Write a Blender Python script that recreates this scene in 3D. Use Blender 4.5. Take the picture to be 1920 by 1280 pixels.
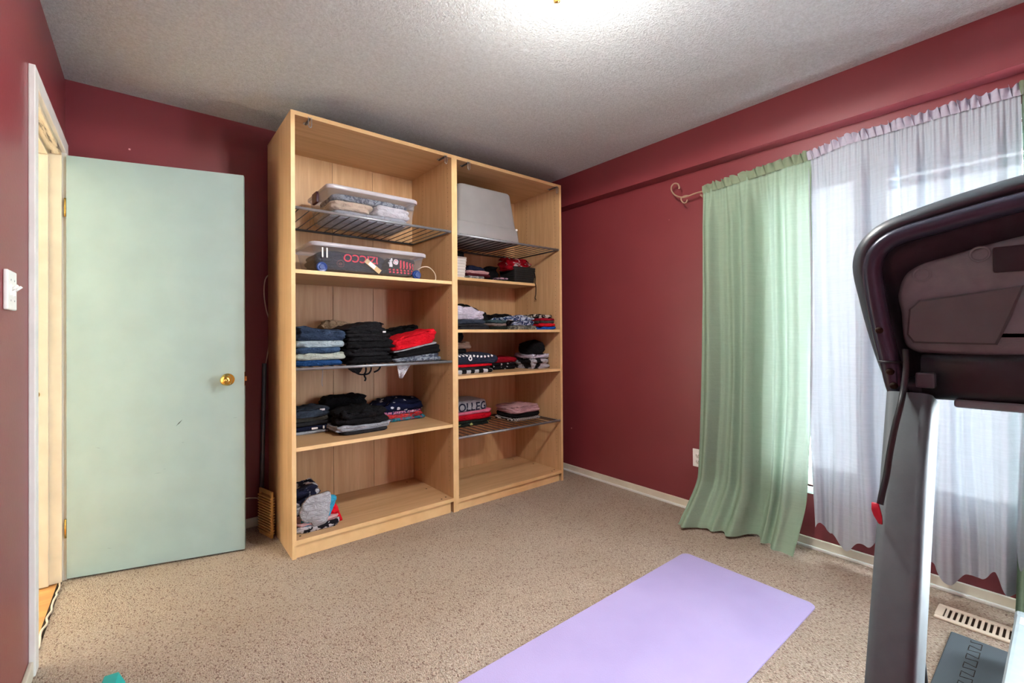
import bpy, bmesh, math, random
from mathutils import Vector, Matrix, noise
from mathutils.bvhtree import BVHTree

for o in list(bpy.data.objects): bpy.data.objects.remove(o)
SC = bpy.context.scene
COL = SC.collection
R = math.radians

# ------------------------------------------------------------------ camera
F_PX, YAW, PITCH, ROLL, CY, CAM_H = 848.1975, R(38.9596), R(0.3807), R(-0.4336), 620.501, 1.1706
fw = Vector((math.sin(YAW)*math.cos(PITCH), math.cos(YAW)*math.cos(PITCH), math.sin(PITCH)))
rt = Vector((math.cos(YAW), -math.sin(YAW), 0)); up = rt.cross(fw)
RT = rt*math.cos(ROLL) + up*math.sin(ROLL); UP = up*math.cos(ROLL) - rt*math.sin(ROLL)
CAM = Vector((0, 0, CAM_H))
cd = bpy.data.cameras.new('camera'); cam = bpy.data.objects.new('camera', cd); COL.objects.link(cam)
cd.sensor_fit = 'HORIZONTAL'; cd.sensor_width = 36; cd.lens = F_PX*36/1920
cd.shift_y = (CY-640)/1920; cd.clip_start = 0.05
cam.matrix_world = Matrix(((RT.x, UP.x, -fw.x, CAM.x), (RT.y, UP.y, -fw.y, CAM.y), (RT.z, UP.z, -fw.z, CAM.z), (0, 0, 0, 1)))
SC.camera = cam

def on(u, v, ax, val):
    """point where the photo pixel's ray meets the plane (axis = val)"""
    d = fw + RT*((u-960)/F_PX) + UP*((CY-v)/F_PX)
    return CAM + d*((val-CAM[ax])/d[ax])
def ux(u, v, Y): return on(u, v, 1, Y).x

# ------------------------------------------------------------------ world and light
W = bpy.data.worlds.new('world'); SC.world = W; W.use_nodes = True
wn = W.node_tree; bg = wn.nodes['Background']
bg.inputs[0].default_value = (0.84, 0.93, 1.0, 1); bg.inputs[1].default_value = 34.0
SC.view_settings.view_transform = 'Standard'; SC.view_settings.look = 'None'
SC.view_settings.exposure = 0.98; SC.view_settings.gamma = 1.0; SC.view_settings.use_curve_mapping = False
LAMP_W = 62.0

# room dimensions (metres)
XL, XR, YB, YF, ZC = -0.317, 2.811, 3.178, -1.6, 2.473
WIN_Y0, WIN_Y1, WIN_Z0, WIN_Z1 = -1.45, 1.16, 0.33, 2.04  # window lengthened past the view, uncurtained there, to let in more daylight

pl = bpy.data.lights.new('window_portal', 'AREA'); pl.shape = 'RECTANGLE'; pl.size = WIN_Z1-WIN_Z0; pl.size_y = WIN_Y1-WIN_Y0
pl.cycles.is_portal = True
po = bpy.data.objects.new('window_portal', pl); COL.objects.link(po)
po.location = (XR+0.15, (WIN_Y0+WIN_Y1)/2, (WIN_Z0+WIN_Z1)/2); po.rotation_euler = (0, R(90), 0)

# ------------------------------------------------------------------ materials
def srgb(r, g, b):
    f = lambda c: (c/255/12.92) if c <= 10 else ((c/255+0.055)/1.055)**2.4
    return (f(r), f(g), f(b), 1)
class NT:
    def __init__(s, name):
        s.m = bpy.data.materials.new(name); s.m.use_nodes = True; s.t = s.m.node_tree; s.n = s.t.nodes; s.l = s.t.links
        s.b = s.n['Principled BSDF']; s.out = s.n['Material Output']; s._c = None
    def node(s, t, **kw):
        n = s.n.new(t)
        for k, v in kw.items(): setattr(n, k, v)
        return n
    def link(s, a, b): s.l.new(a, b)
    def coord(s, scale=(1, 1, 1), kind='Object', rot=(0, 0, 0)):
        tc = s.node('ShaderNodeTexCoord'); mp = s.node('ShaderNodeMapping')
        mp.inputs['Scale'].default_value = scale; mp.inputs['Rotation'].default_value = rot
        s.link(tc.outputs[kind], mp.inputs[0]); return mp.outputs[0]
    def noise(s, vec, scale, detail=3, rough=0.5, dist=0):
        n = s.node('ShaderNodeTexNoise'); n.inputs['Scale'].default_value = scale; n.inputs['Detail'].default_value = detail
        n.inputs['Roughness'].default_value = rough; n.inputs['Distortion'].default_value = dist
        s.link(vec, n.inputs['Vector']); return n.outputs['Fac']
    def ramp(s, fac, stops, interp='LINEAR'):
        r = s.node('ShaderNodeValToRGB'); r.color_ramp.interpolation = interp
        e = r.color_ramp.elements
        while len(e) > 1: e.remove(e[-1])
        e[0].position = stops[0][0]; e[0].color = stops[0][1]
        for p, c in stops[1:]:
            x = e.new(p); x.color = c
        s.link(fac, r.inputs[0]); return r.outputs[0]
    def mix(s, fac, a, b, mode='MIX'):
        m = s.node('ShaderNodeMix', data_type='RGBA', blend_type=mode)
        for i, x in ((0, fac), (6, a), (7, b)):
            if hasattr(x, 'is_output'): s.link(x, m.inputs[i])
            else: m.inputs[i].default_value = x
        return m.outputs[2]
    def bump(s, h, strength=0.3, dist=0.005, normal=None):
        b = s.node('ShaderNodeBump'); b.inputs['Strength'].default_value = strength; b.inputs['Distance'].default_value = dist
        s.link(h, b.inputs['Height'])
        if normal is not None: s.link(normal, b.inputs['Normal'])
        s.link(b.outputs[0], s.b.inputs['Normal']); return b.outputs[0]
    def base(s, c):
        if hasattr(c, 'is_output'): s.link(c, s.b.inputs['Base Color'])
        else: s.b.inputs['Base Color'].default_value = c
    def set(s, rough=0.5, metal=0, spec=0.5):
        s.b.inputs['Roughness'].default_value = rough; s.b.inputs['Metallic'].default_value = metal
        s.b.inputs['Specular IOR Level'].default_value = spec
M = {}
def plain(name, col, rough=0.5, metal=0, spec=0.5, var=0.06, bump=0.0, scale=30):
    t = NT(name); v = t.coord(); n = t.noise(v, scale, 3)
    d = tuple(c*(1-var*2) for c in col[:3])+(1,); l = tuple(min(1, c*(1+var)) for c in col[:3])+(1,)
    t.base(t.ramp(n, [(0.3, d), (0.7, l)])); t.set(rough, metal, spec)
    if bump: t.bump(t.noise(v, scale*6, 2), bump, 0.002)
    M[name] = t.m; return t.m

def m_wall():
    t = NT('red_paint'); v = t.coord()
    n = t.noise(v, 1.6, 4); n2 = t.noise(v, 90, 2)
    c = t.ramp(n, [(0.3, srgb(117, 46, 52)), (0.7, srgb(125, 51, 57))])
    vo = t.node('ShaderNodeTexVoronoi'); vo.inputs['Scale'].default_value = 3.1; t.link(v, vo.inputs['Vector'])
    chip = t.ramp(vo.outputs['Distance'], [(0.012, (1, 1, 1, 1)), (0.02, (0, 0, 0, 1))])
    t.base(t.mix(chip, c, srgb(222, 170, 165))); t.set(0.38, 0, 0.5)
    t.bump(n2, 0.12, 0.003); M['wall'] = t.m
m_wall()
def m_ceiling():
    t = NT('popcorn_ceiling'); v = t.coord()
    a = t.noise(v, 95, 4, 0.7); b = t.noise(v, 38, 3, 0.6)
    h = t.mix(0.35, a, b)
    h = t.ramp(h, [(0.38, (0, 0, 0, 1)), (0.66, (1, 1, 1, 1))])
    t.base(t.mix(h, srgb(214, 219, 220), srgb(240, 246, 248))); t.set(0.95, 0, 0.1)
    t.bump(h, 1.0, 0.010); M['ceiling'] = t.m
m_ceiling()
def m_carpet():
    t = NT('beige_carpet'); v = t.coord((1, 1, 1)); v2 = t.coord((235, 150, 150), rot=(0, 0, R(35)))
    vo = t.node('ShaderNodeTexVoronoi'); vo.inputs['Scale'].default_value = 1.0; t.link(v2, vo.inputs['Vector'])
    sp = t.noise(v2, 0.75, 3, 0.7)
    c = t.ramp(sp, [(0.30, srgb(134, 116, 102)), (0.42, srgb(176, 160, 143)), (0.55, srgb(192, 178, 162)), (0.72, srgb(212, 200, 186))])
    sep = t.node('ShaderNodeSeparateColor'); t.link(vo.outputs['Color'], sep.inputs[0])
    fleck = t.ramp(sep.outputs[0], [(0.07, (0.8, 0.8, 0.8, 1)), (0.12, (0, 0, 0, 1))])
    c = t.mix(fleck, c, srgb(126, 100, 92))
    big = t.noise(v, 1.3, 4, 0.6)
    c = t.mix(t.ramp(big, [(0.35, (0.0, 0, 0, 1)), (0.7, (0.55, 0.55, 0.55, 1))]), c, t.mix(1.0, c, srgb(226, 214, 202), 'MULTIPLY'))
    t.base(c); t.set(0.95, 0, 0.1)
    h = t.ramp(vo.outputs['Distance'], [(0.0, (1, 1, 1, 1)), (0.7, (0, 0, 0, 1))])
    t.bump(h, 0.9, 0.006); M['carpet'] = t.m
m_carpet()
def m_wood(name, scale, light, dark, rough=0.42):
    t = NT(name); v = t.coord(scale)
    n = t.noise(v, 1.0, 5, 0.6, 0.4); n2 = t.noise(v, 4.0, 3, 0.6)
    c = t.mix(t.ramp(n2, [(0.4, (0, 0, 0, 1)), (0.75, (0.45, 0.45, 0.45, 1))]), t.ramp(n, [(0.3, light), (0.7, dark)]), tuple(c*0.82 for c in dark[:3])+(1,))
    t.base(c); t.set(rough, 0, 0.4); t.bump(n2, 0.05, 0.001); M[name] = t.m
bl, bd = srgb(214, 178, 134), srgb(192, 153, 108)
m_wood('beech_v', (22, 22, 1.2), bl, bd); m_wood('beech_h', (1.2, 22, 22), bl, bd)
m_wood('beech_edge', (3, 3, 3), srgb(240, 206, 152), srgb(230, 190, 132))
m_wood('hall_oak', (1.5, 14, 14), srgb(214, 164, 100), srgb(188, 132, 74))
m_wood('vent_oak', (8, 8, 8), srgb(226, 190, 120), srgb(206, 168, 98))
plain('door_paint', srgb(158, 182, 180), 0.35, 0, 0.45, 0.03, 0.05, 6)
plain('white_trim', srgb(226, 226, 222), 0.4, 0, 0.4, 0.03, 0, 12)
plain('baseboard_paint', srgb(214, 208, 190), 0.45, 0, 0.4, 0.05, 0, 9)
plain('cream_trim', srgb(214, 204, 180), 0.45, 0, 0.4, 0.05, 0, 9)
def m_dirty():
    t = NT('dirty_cream'); v = t.coord((40, 3, 3)); n = t.noise(v, 1.2, 4, 0.7)
    t.base(t.ramp(n, [(0.42, srgb(216, 206, 182)), (0.56, srgb(190, 178, 152)), (0.62, srgb(96, 88, 78))])); t.set(0.6); M['dirty_cream'] = t.m
m_dirty()
plain('brass', srgb(212, 176, 96), 0.22, 1.0, 0.5, 0.05)
plain('rod_bronze', srgb(168, 138, 116), 0.45, 0.4, 0.5, 0.08)
plain('steel', srgb(176, 180, 184), 0.32, 0.9, 0.5, 0.05)
plain('grey_rail', srgb(158, 164, 170), 0.4, 0.6, 0.5, 0.05)
plain('dark_wire', srgb(92, 96, 100), 0.45, 0.6, 0.5, 0.05)
plain('grey_tube', srgb(108, 122, 132), 0.35, 0.5, 0.5, 0.04)
plain('white_plastic', srgb(232, 232, 228), 0.35, 0, 0.5, 0.02)
plain('cable_white', srgb(222, 206, 186), 0.5, 0, 0.4, 0.03)
plain('dark_hole', srgb(46, 34, 24), 0.8, 0, 0.2, 0.05)
plain('grey_tote', srgb(150, 150, 150), 0.45, 0, 0.4, 0.03, 0.05, 10)
plain('black_plastic', srgb(38, 46, 51), 0.42, 0, 0.5, 0.05, 0.1, 60)
plain('shell_grey', srgb(74, 90, 98), 0.38, 0, 0.5, 0.05, 0.1, 60)
plain('panel_grey', srgb(124, 148, 151), 0.5, 0, 0.4, 0.05, 0.15, 60)
plain('black_tube', srgb(70, 74, 92), 0.25, 0.5, 0.5, 0.03)
plain('upright_grey', srgb(88, 98, 102), 0.6, 0.0, 0.3, 0.03, 0.05, 60)
plain('deck_grey', srgb(160, 174, 178), 0.4, 0, 0.5, 0.04)
plain('belt_black', srgb(38, 40, 42), 0.7, 0, 0.3, 0.05, 0.2, 60)
plain('pocket_grey', srgb(98, 112, 114), 0.5, 0, 0.4, 0.05)
plain('amber', srgb(186, 110, 50), 0.4, 0, 0.4, 0.08)
plain('red_clip', srgb(206, 40, 66), 0.4, 0, 0.5, 0.05)
plain('sticker', srgb(240, 238, 238), 0.5, 0, 0.3, 0.02)
plain('vent_cream', srgb(222, 212, 192), 0.45, 0, 0.4, 0.03)
plain('teal', srgb(20, 168, 160), 0.5, 0, 0.4, 0.03)
plain('basket_white', srgb(226, 222, 216), 0.7, 0, 0.3, 0.05, 0.6, 14)
plain('basket_black', srgb(36, 36, 36), 0.7, 0, 0.3, 0.1, 0.6, 14)
plain('blue_wheel', srgb(20, 58, 128), 0.35, 0, 0.5, 0.05)
plain('ground_out', srgb(244, 246, 248), 0.9, 0, 0.1, 0.05)
plain('print_white', srgb(232, 232, 236), 0.8, 0, 0.2, 0.02)
plain('print_navy', srgb(36, 44, 66), 0.8, 0, 0.2, 0.02)
plain('print_red', srgb(226, 60, 84), 0.8, 0, 0.2, 0.02)
plain('print_black', srgb(24, 24, 28), 0.8, 0, 0.2, 0.02)
plain('maroon_latch', srgb(78, 24, 44), 0.4, 0, 0.5, 0.03)
plain('paper_tan', srgb(206, 180, 140), 0.7, 0, 0.2, 0.03)
plain('mark_dark', srgb(70, 74, 74), 0.7, 0, 0.2, 0.03)

def m_yoga():
    t = NT('lilac_foam'); v = t.coord(); b = t.node('ShaderNodeTexVoronoi'); b.inputs['Scale'].default_value = 190; t.link(v, b.inputs['Vector'])
    n = t.noise(v, 3, 3); t.base(t.ramp(n, [(0.3, srgb(170, 158, 206)), (0.7, srgb(178, 167, 213))])); t.set(0.6, 0, 0.35)
    t.bump(b.outputs['Distance'], 0.25, 0.002); M['yoga'] = t.m
m_yoga()
def m_foam():
    t = NT('charcoal_foam'); v = t.coord(); w = t.node('ShaderNodeTexWave'); w.inputs['Scale'].default_value = 60; t.link(v, w.inputs['Vector'])
    w.inputs['Distortion'].default_value = 0.4
    t.base(t.ramp(w.outputs['Fac'], [(0.2, srgb(72, 82, 88)), (0.8, srgb(92, 102, 108))])); t.set(0.7, 0, 0.3); t.bump(w.outputs['Fac'], 0.4, 0.002); M['foam'] = t.m
m_foam()
def m_clear(name, alpha, tint, rough=0.12):
    t = NT(name); t.n.remove(t.b)
    tr = t.node('ShaderNodeBsdfTransparent'); tr.inputs[0].default_value = tint
    df = t.node('ShaderNodeBsdfPrincipled'); df.inputs['Base Color'].default_value = tint; df.inputs['Roughness'].default_value = rough
    lw = t.node('ShaderNodeLayerWeight'); lw.inputs[0].default_value = 0.35
    mr = t.node('ShaderNodeMapRange'); mr.inputs[3].default_value = alpha; mr.inputs[4].default_value = min(1, alpha+0.45)
    t.link(lw.outputs['Facing'], mr.inputs[0])
    mx = t.node('ShaderNodeMixShader'); t.link(mr.outputs[0], mx.inputs[0]); t.link(tr.outputs[0], mx.inputs[1]); t.link(df.outputs[0], mx.inputs[2])
    t.link(mx.outputs[0], t.out.inputs[0]); M[name] = t.m
m_clear('clear_plastic', 0.05, (0.93, 0.94, 0.97, 1)); m_clear('lid_plastic', 0.42, (0.80, 0.82, 0.90, 1))
m_clear('window_glass', 0.04, (0.97, 0.98, 0.98, 1), 0.02)
def m_cloth_thin(name, col, transp, transl, tcol=None):
    t = NT(name); t.n.remove(t.b); v = t.coord()
    n = t.noise(t.coord((4, 4, 60)), 3, 3)
    c = t.ramp(n, [(0.3, tuple(x*0.93 for x in col[:3])+(1,)), (0.7, col)])
    df = t.node('ShaderNodeBsdfDiffuse'); tl = t.node('ShaderNodeBsdfTranslucent'); tp = t.node('ShaderNodeBsdfTransparent')
    t.link(c, df.inputs[0]); tl.inputs[0].default_value = tcol or col
    m1 = t.node('ShaderNodeMixShader'); m1.inputs[0].default_value = transl; t.link(df.outputs[0], m1.inputs[1]); t.link(tl.outputs[0], m1.inputs[2])
    m2 = t.node('ShaderNodeMixShader'); m2.inputs[0].default_value = transp; t.link(m1.outputs[0], m2.inputs[1]); t.link(tp.outputs[0], m2.inputs[2])
    nb = t.noise(v, 22, 4, 0.6, 0.6); bp = t.node('ShaderNodeBump'); bp.inputs['Strength'].default_value = 0.25; bp.inputs['Distance'].default_value = 0.01
    t.link(nb, bp.inputs['Height']); t.link(bp.outputs[0], df.inputs['Normal']); t.link(bp.outputs[0], tl.inputs['Normal'])
    t.link(m2.outputs[0], t.out.inputs[0]); M[name] = t.m
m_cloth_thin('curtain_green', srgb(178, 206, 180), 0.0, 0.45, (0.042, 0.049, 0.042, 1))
m_cloth_thin('curtain_green_shaded', srgb(140, 156, 130), 0.0, 0.2, (0.018, 0.021, 0.015, 1))  # shadow on the gathered header painted in as a darker olive green
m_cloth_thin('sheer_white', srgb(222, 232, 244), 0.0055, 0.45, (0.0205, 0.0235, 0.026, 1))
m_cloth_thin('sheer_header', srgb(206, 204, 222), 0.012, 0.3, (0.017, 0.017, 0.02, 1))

def fab(name, col, kind='plain', col2=None, col3=None, rough=0.9, scale=1.0):
    if name in M: return M[name]
    t = NT('fabric_'+name); v = t.coord()
    n = t.noise(v, 14, 4, 0.6); w = t.noise(v, 420, 2)
    d = tuple(c*0.78 for c in col[:3])+(1,); l = tuple(min(1, c*1.12) for c in col[:3])+(1,)
    c = t.ramp(n, [(0.3, d), (0.7, l)])
    if kind == 'denim':
        fine = t.noise(t.coord((300, 300, 60)), 1, 3); c = t.mix(t.ramp(fine, [(0.4, (0, 0, 0, 1)), (0.7, (0.35, 0.35, 0.35, 1))]), c, col2 or srgb(150, 170, 190))
        wear = t.noise(v, 9, 3); c = t.mix(t.ramp(wear, [(0.5, (0, 0, 0, 1)), (0.72, (0.4, 0.4, 0.4, 1))]), c, col2 or srgb(150, 170, 190))
    elif kind == 'dots':
        vo = t.node('ShaderNodeTexVoronoi'); vo.inputs['Scale'].default_value = 26*scale; t.link(t.coord((1, 1.6, 1)), vo.inputs['Vector'])
        c = t.mix(t.ramp(vo.outputs['Distance'], [(0.20, (1, 1, 1, 1)), (0.26, (0, 0, 0, 1))]), c, col2)
    elif kind == 'stripes':
        wv = t.node('ShaderNodeTexWave'); wv.inputs['Scale'].default_value = 14*scale; wv.inputs['Distortion'].default_value = 2; t.link(v, wv.inputs['Vector'])
        c = t.mix(t.ramp(wv.outputs['Fac'], [(0.48, (0, 0, 0, 1)), (0.54, (1, 1, 1, 1))]), c, col2)
    elif kind in ('camo', 'floral', 'tie'):
        s = {'camo': 26, 'floral': 34, 'tie': 20}[kind]*scale
        n2 = t.noise(v, s, 3, 0.6, {'camo': 0.4, 'floral': 1.2, 'tie': 2.5}[kind])
        c = t.mix(t.ramp(n2, [(0.49, (0, 0, 0, 1)), (0.53, (1, 1, 1, 1))]), c, col2)
        if col3:
            n3 = t.noise(t.coord((1.3, 1.1, 1.2), rot=(1, 2, 0.5)), s*1.2, 3, 0.6, 0.8)
            c = t.mix(t.ramp(n3, [(0.56, (0, 0, 0, 1)), (0.60, (1, 1, 1, 1))]), c, col3)
    elif kind == 'heather':
        n2 = t.noise(v, 160, 2); c = t.mix(t.ramp(n2, [(0.4, (0, 0, 0, 1)), (0.6, (1, 1, 1, 1))]), c, col2)
    t.base(c); t.set(rough, 0, 0.15)
    wr = t.noise(t.coord((1, 1, 2.2)), 21, 5, 0.6, 1.3)
    b1 = t.node('ShaderNodeBump'); b1.inputs['Strength'].default_value = 0.9; b1.inputs['Distance'].default_value = 0.026; t.link(wr, b1.inputs['Height'])
    t.bump(w, 0.25, 0.0015, b1.outputs[0]); M[name] = t.m; return t.m

# ------------------------------------------------------------------ mesh helpers
def new_bm(): return bmesh.new()
def finish(name, bm, mat, parent=None, smooth=False, loc=None):
    bmesh.ops.recalc_face_normals(bm, faces=bm.faces)
    me = bpy.data.meshes.new(name); bm.to_mesh(me); bm.free()
    if smooth:
        for p in me.polygons: p.use_smooth = True
    me.materials.append(M[mat] if isinstance(mat, str) else mat)
    o = bpy.data.objects.new(name, me); COL.objects.link(o)
    if parent is not None: o.parent = parent
    if loc is not None: o.location = loc
    return o
def box(bm, x0, x1, y0, y1, z0, z1, bev=0.0, seg=2):
    g = bmesh.ops.create_cube(bm, size=1.0)['verts']
    for v in g: v.co = Vector(((x0+x1)/2+v.co.x*(x1-x0), (y0+y1)/2+v.co.y*(y1-y0), (z0+z1)/2+v.co.z*(z1-z0)))
    if bev:
        es = list({e for v in g for e in v.link_edges})
        bmesh.ops.bevel(bm, geom=es, offset=bev, segments=seg, affect='EDGES', profile=0.6)
    return bm
def boxo(name, mat, x0, x1, y0, y1, z0, z1, parent=None, bev=0.0, seg=2):
    return finish(name, box(new_bm(), x0, x1, y0, y1, z0, z1, bev, seg), mat, parent)
def smoothpath(pts, n=6):
    P = [Vector(p) for p in pts]; out = []
    for i in range(len(P)-1):
        p0 = P[i-1] if i else P[0]*2-P[1]; p1, p2 = P[i], P[i+1]; p3 = P[i+2] if i+2 < len(P) else P[-1]*2-P[-2]
        for k in range(n):
            t = k/n
            out.append(0.5*((2*p1)+(p2-p0)*t+(2*p0-5*p1+4*p2-p3)*t*t+(3*p1-p0-3*p2+p3)*t**3))
    out.append(P[-1]); return out
def tube(bm, pts, r, sides=8, closed=False, sect=None, upv=None):
    """sweep; r may be a list; sect: list of (a,b) local offsets instead of a circle"""
    P = [Vector(p) for p in pts]; n = len(P); rings = []; prev = None
    for i in range(n):
        if closed: t = (P[(i+1) % n]-P[i-1]).normalized()
        else: t = (P[min(i+1, n-1)]-P[max(i-1, 0)]).normalized()
        if prev is None:
            a = Vector(upv) if upv else (Vector((0, 0, 1)) if abs(t.z) < 0.9 else Vector((1, 0, 0)))
        else: a = prev
        a = (a-t*a.dot(t)).normalized(); prev = a; b = t.cross(a)
        rr = r[i] if isinstance(r, (list, tuple)) else r
        if sect: ring = [bm.verts.new(P[i]+a*sa+b*sb) for sa, sb in sect]
        else: ring = [bm.verts.new(P[i]+(a*math.cos(2*math.pi*k/sides)+b*math.sin(2*math.pi*k/sides))*rr) for k in range(sides)]
        rings.append(ring)
    m = len(rings[0])
    for i in range(n if closed else n-1):
        A, B = rings[i], rings[(i+1) % n]
        for k in range(m): bm.faces.new((A[k], A[(k+1) % m], B[(k+1) % m], B[k]))
    if not closed: bm.faces.new(rings[0][::-1]); bm.faces.new(rings[-1])
    return bm
def tubeo(name, mat, pts, r, parent=None, sides=8, closed=False, sect=None, upv=None, smooth=True):
    return finish(name, tube(new_bm(), pts, r, sides, closed, sect, upv), mat, parent, smooth)
def lathe(bm, prof, c=(0, 0, 0), axis='z', n=28):
    """prof: (radius, along) pairs"""
    c = Vector(c); rings = []
    def P(r, h, a):
        x, y = r*math.cos(a), r*math.sin(a)
        return c+(Vector((x, y, h)) if axis == 'z' else Vector((x, h, y)) if axis == 'y' else Vector((h, x, y)))
    for r, h in prof:
        rings.append([bm.verts.new(P(0, h, 0))] if r < 1e-6 else [bm.verts.new(P(r, h, 2*math.pi*k/n)) for k in range(n)])
    for A, B in zip(rings, rings[1:]):
        for k in range(n):
            a = [A[0]] if len(A) == 1 else [A[k], A[(k+1) % n]]
            b = [B[0]] if len(B) == 1 else [B[(k+1) % n], B[k]]
            if len(a)+len(b) > 2: bm.faces.new(a+b)
    return bm
def rrect(w, d, r, n=6):
    """rounded rectangle outline (centre origin), counter clockwise"""
    out = []
    for cx, cy, a0 in ((w-r, d-r, 0), (-w+r, d-r, 90), (-w+r, -d+r, 180), (w-r, -d+r, 270)):
        for k in range(n+1):
            a = R(a0+90*k/n); out.append((cx+r*math.cos(a), cy+r*math.sin(a)))
    return out
def loft(bm, rings, cap0=True, cap1=True):
    V = [[bm.verts.new(p) for p in r] for r in rings]; m = len(V[0])
    for A, B in zip(V, V[1:]):
        for k in range(m): bm.faces.new((A[k], A[(k+1) % m], B[(k+1) % m], B[k]))
    if cap0: bm.faces.new(V[0][::-1])
    if cap1: bm.faces.new(V[-1])
    return bm
def grid(bm, fn, nu, nv):
    V = [[bm.verts.new(fn(i/nu, j/nv)) for j in range(nv+1)] for i in range(nu+1)]
    for i in range(nu):
        for j in range(nv): bm.faces.new((V[i][j], V[i+1][j], V[i+1][j+1], V[i][j+1]))
    return bm
def tag(o, label=None, cat=None, group=None, kind=None):
    if label: o['label'] = label
    if cat: o['category'] = cat
    if group: o['group'] = group
    if kind: o['kind'] = kind
    return o
def thing(name, label, cat, loc=(0, 0, 0), group=None, kind=None):
    o = bpy.data.objects.new(name, None); o.empty_display_size = 0.05; COL.objects.link(o); o.location = loc
    return tag(o, label, cat, group, kind)
def adopt(o, parent):
    """parent keeping world place (parents are only translated)"""
    o.parent = parent; o.location = o.location-parent.location; return o
def struct(o, label=None): o['kind'] = 'structure'; return tag(o, label)

# ------------------------------------------------------------------ room shell
fl = finish('floor', grid(new_bm(), lambda u, v: Vector((XL+(XR-XL)*u, YF+(YB-YF)*v, 0)), 8, 8), 'carpet'); struct(fl, 'beige speckled loop carpet of the bedroom')
ce = boxo('ceiling', 'ceiling', XL-0.12, XR+0.2, YF-0.12, YB+0.12, ZC, ZC+0.1); struct(ce, 'white popcorn textured ceiling')
struct(boxo('wall_back', 'wall', XL-0.12, XR+0.2, YB, YB+0.12, -0.05, ZC), 'dark red painted wall behind the wardrobe')
struct(boxo('wall_front', 'wall', XL-0.12, XR+0.2, YF-0.12, YF, -0.05, ZC), 'red painted wall facing the wardrobes')
DY0, DY1, DZ = 2.325, 3.062, 2.062     # doorway
b = new_bm()
box(b, XL-0.115, XL, YF, DY0, -0.05, ZC); box(b, XL-0.115, XL, DY1, YB, -0.05, ZC); box(b, XL-0.115, XL, DY0, DY1, DZ, ZC)
struct(finish('wall_left', b, 'wall'), 'red painted wall with the doorway')
b = new_bm()
box(b, XR, XR+0.18, YF, WIN_Y0, -0.05, ZC); box(b, XR, XR+0.18, WIN_Y1, YB, -0.05, ZC)
box(b, XR, XR+0.18, WIN_Y0, WIN_Y1, -0.05, WIN_Z0); box(b, XR, XR+0.18, WIN_Y0, WIN_Y1, WIN_Z1, ZC)
struct(finish('wall_right', b, 'wall'), 'dark red wall with the curtained window')
# bulkhead above the window
struct(boxo('trim_1', 'wall', 2.714, XR, YF, YB, 2.2315, ZC), 'red painted bulkhead running above the window')
# baseboards
def bboard(name, x0, x1, y0, y1):
    b = new_bm(); box(b, x0, x1, y0, y1, 0, 0.056, 0.004)
    struct(finish(name, b, 'baseboard_paint'), 'cream painted baseboard')
bboard('baseboard_right', XR-0.013, XR, YF, YB-0.013); bboard('baseboard_back', XL+0.03, XR-0.013, YB-0.013, YB)
b = new_bm(); box(b, XR-0.026, XR-0.013, YF, YB-0.03, 0, 0.016, 0.005)
struct(finish('trim_2', b, 'white_trim'), 'white quarter round moulding at the foot of the baseboard')
bboard('baseboard_left', XL, XL+0.013, YF, 2.262)
# hall beyond the doorway
HX = -1.45
hf = thing('floor_hall', None, None, (0, 0, 0)); struct(hf, 'light oak plank floor of the hall')
pm = None
for k in range(9):
    x1 = XL-0.002-k*0.128; 
    if pm is None:
        o = boxo('plank', 'hall_oak', -0.126, 0, 0, 2.2, -0.03, -0.004, hf, 0.002, 1); pm = o.data
    else:
        o = bpy.data.objects.new('plank', pm); COL.objects.link(o); o.parent = hf
    o.location = (x1, 1.6, 0)
for nm, a in (('wall_hall', (HX-0.1, HX, 1.5, 3.9, -0.05, 2.45)), ('wall_hall_end', (HX, XL-0.115, 3.8, 3.9, -0.05, 2.45)), ('wall_hall_start', (HX, XL-0.115, 1.5, 1.6, -0.05, 2.45)), ('ceiling_hall', (HX-0.1, XL-0.115, 1.5, 3.9, 2.45, 2.5))):
    struct(boxo(nm, 'cream_trim', *a), 'pale hall shell beyond the doorway')
hl = bpy.data.lights.new('hall_fill', 'POINT'); hl.energy = 2.0; hl.shadow_soft_size = 0.1; hl.color = (1, 0.95, 0.88)
ho = bpy.data.objects.new('hall_fill', hl); COL.objects.link(ho); ho.location = (-0.95, 2.5, 2.25)  # unseen fill light, added to brighten the hall and jambs

# door frame
df = thing('trim_3', None, None, (XL, DY0, 0)); struct(df, 'white painted door casing and jambs')
def dpart(name, mat, *a, bev=0.003): return adopt(boxo(name, mat, *a, None, bev), df)
dpart('casing', 'white_trim', XL, XL+0.018, DY0-0.06, DY0-0.002, 0, DZ+0.062)
dpart('casing', 'white_trim', XL, XL+0.018, DY1+0.002, DY1+0.06, 0, DZ+0.062)
dpart('casing', 'white_trim', XL, XL+0.018, DY0-0.002, DY1+0.002, DZ+0.002, DZ+0.062)
dpart('jamb', 'white_trim', XL-0.125, XL+0.002, DY0-0.004, DY0+0.014, 0, DZ)
dpart('jamb', 'cream_trim', XL-0.125, XL+0.002, DY1-0.014, DY1+0.004, 0, DZ)
dpart('head_jamb', 'dirty_cream', XL-0.125, XL+0.002, DY0+0.014, DY1-0.014, DZ-0.014, DZ+0.004)
dpart('door_stop', 'cream_trim', XL-0.085, XL-0.042, DY1-0.027, DY1-0.014, 0, DZ-0.014)
dpart('door_stop', 'cream_trim', XL-0.085, XL-0.042, DY0+0.014, DY0+0.027, 0, DZ-0.014)
dpart('door_stop', 'cream_trim', XL-0.085, XL-0.042, DY0+0.027, DY1-0.027, DZ-0.027, DZ-0.014)
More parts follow.
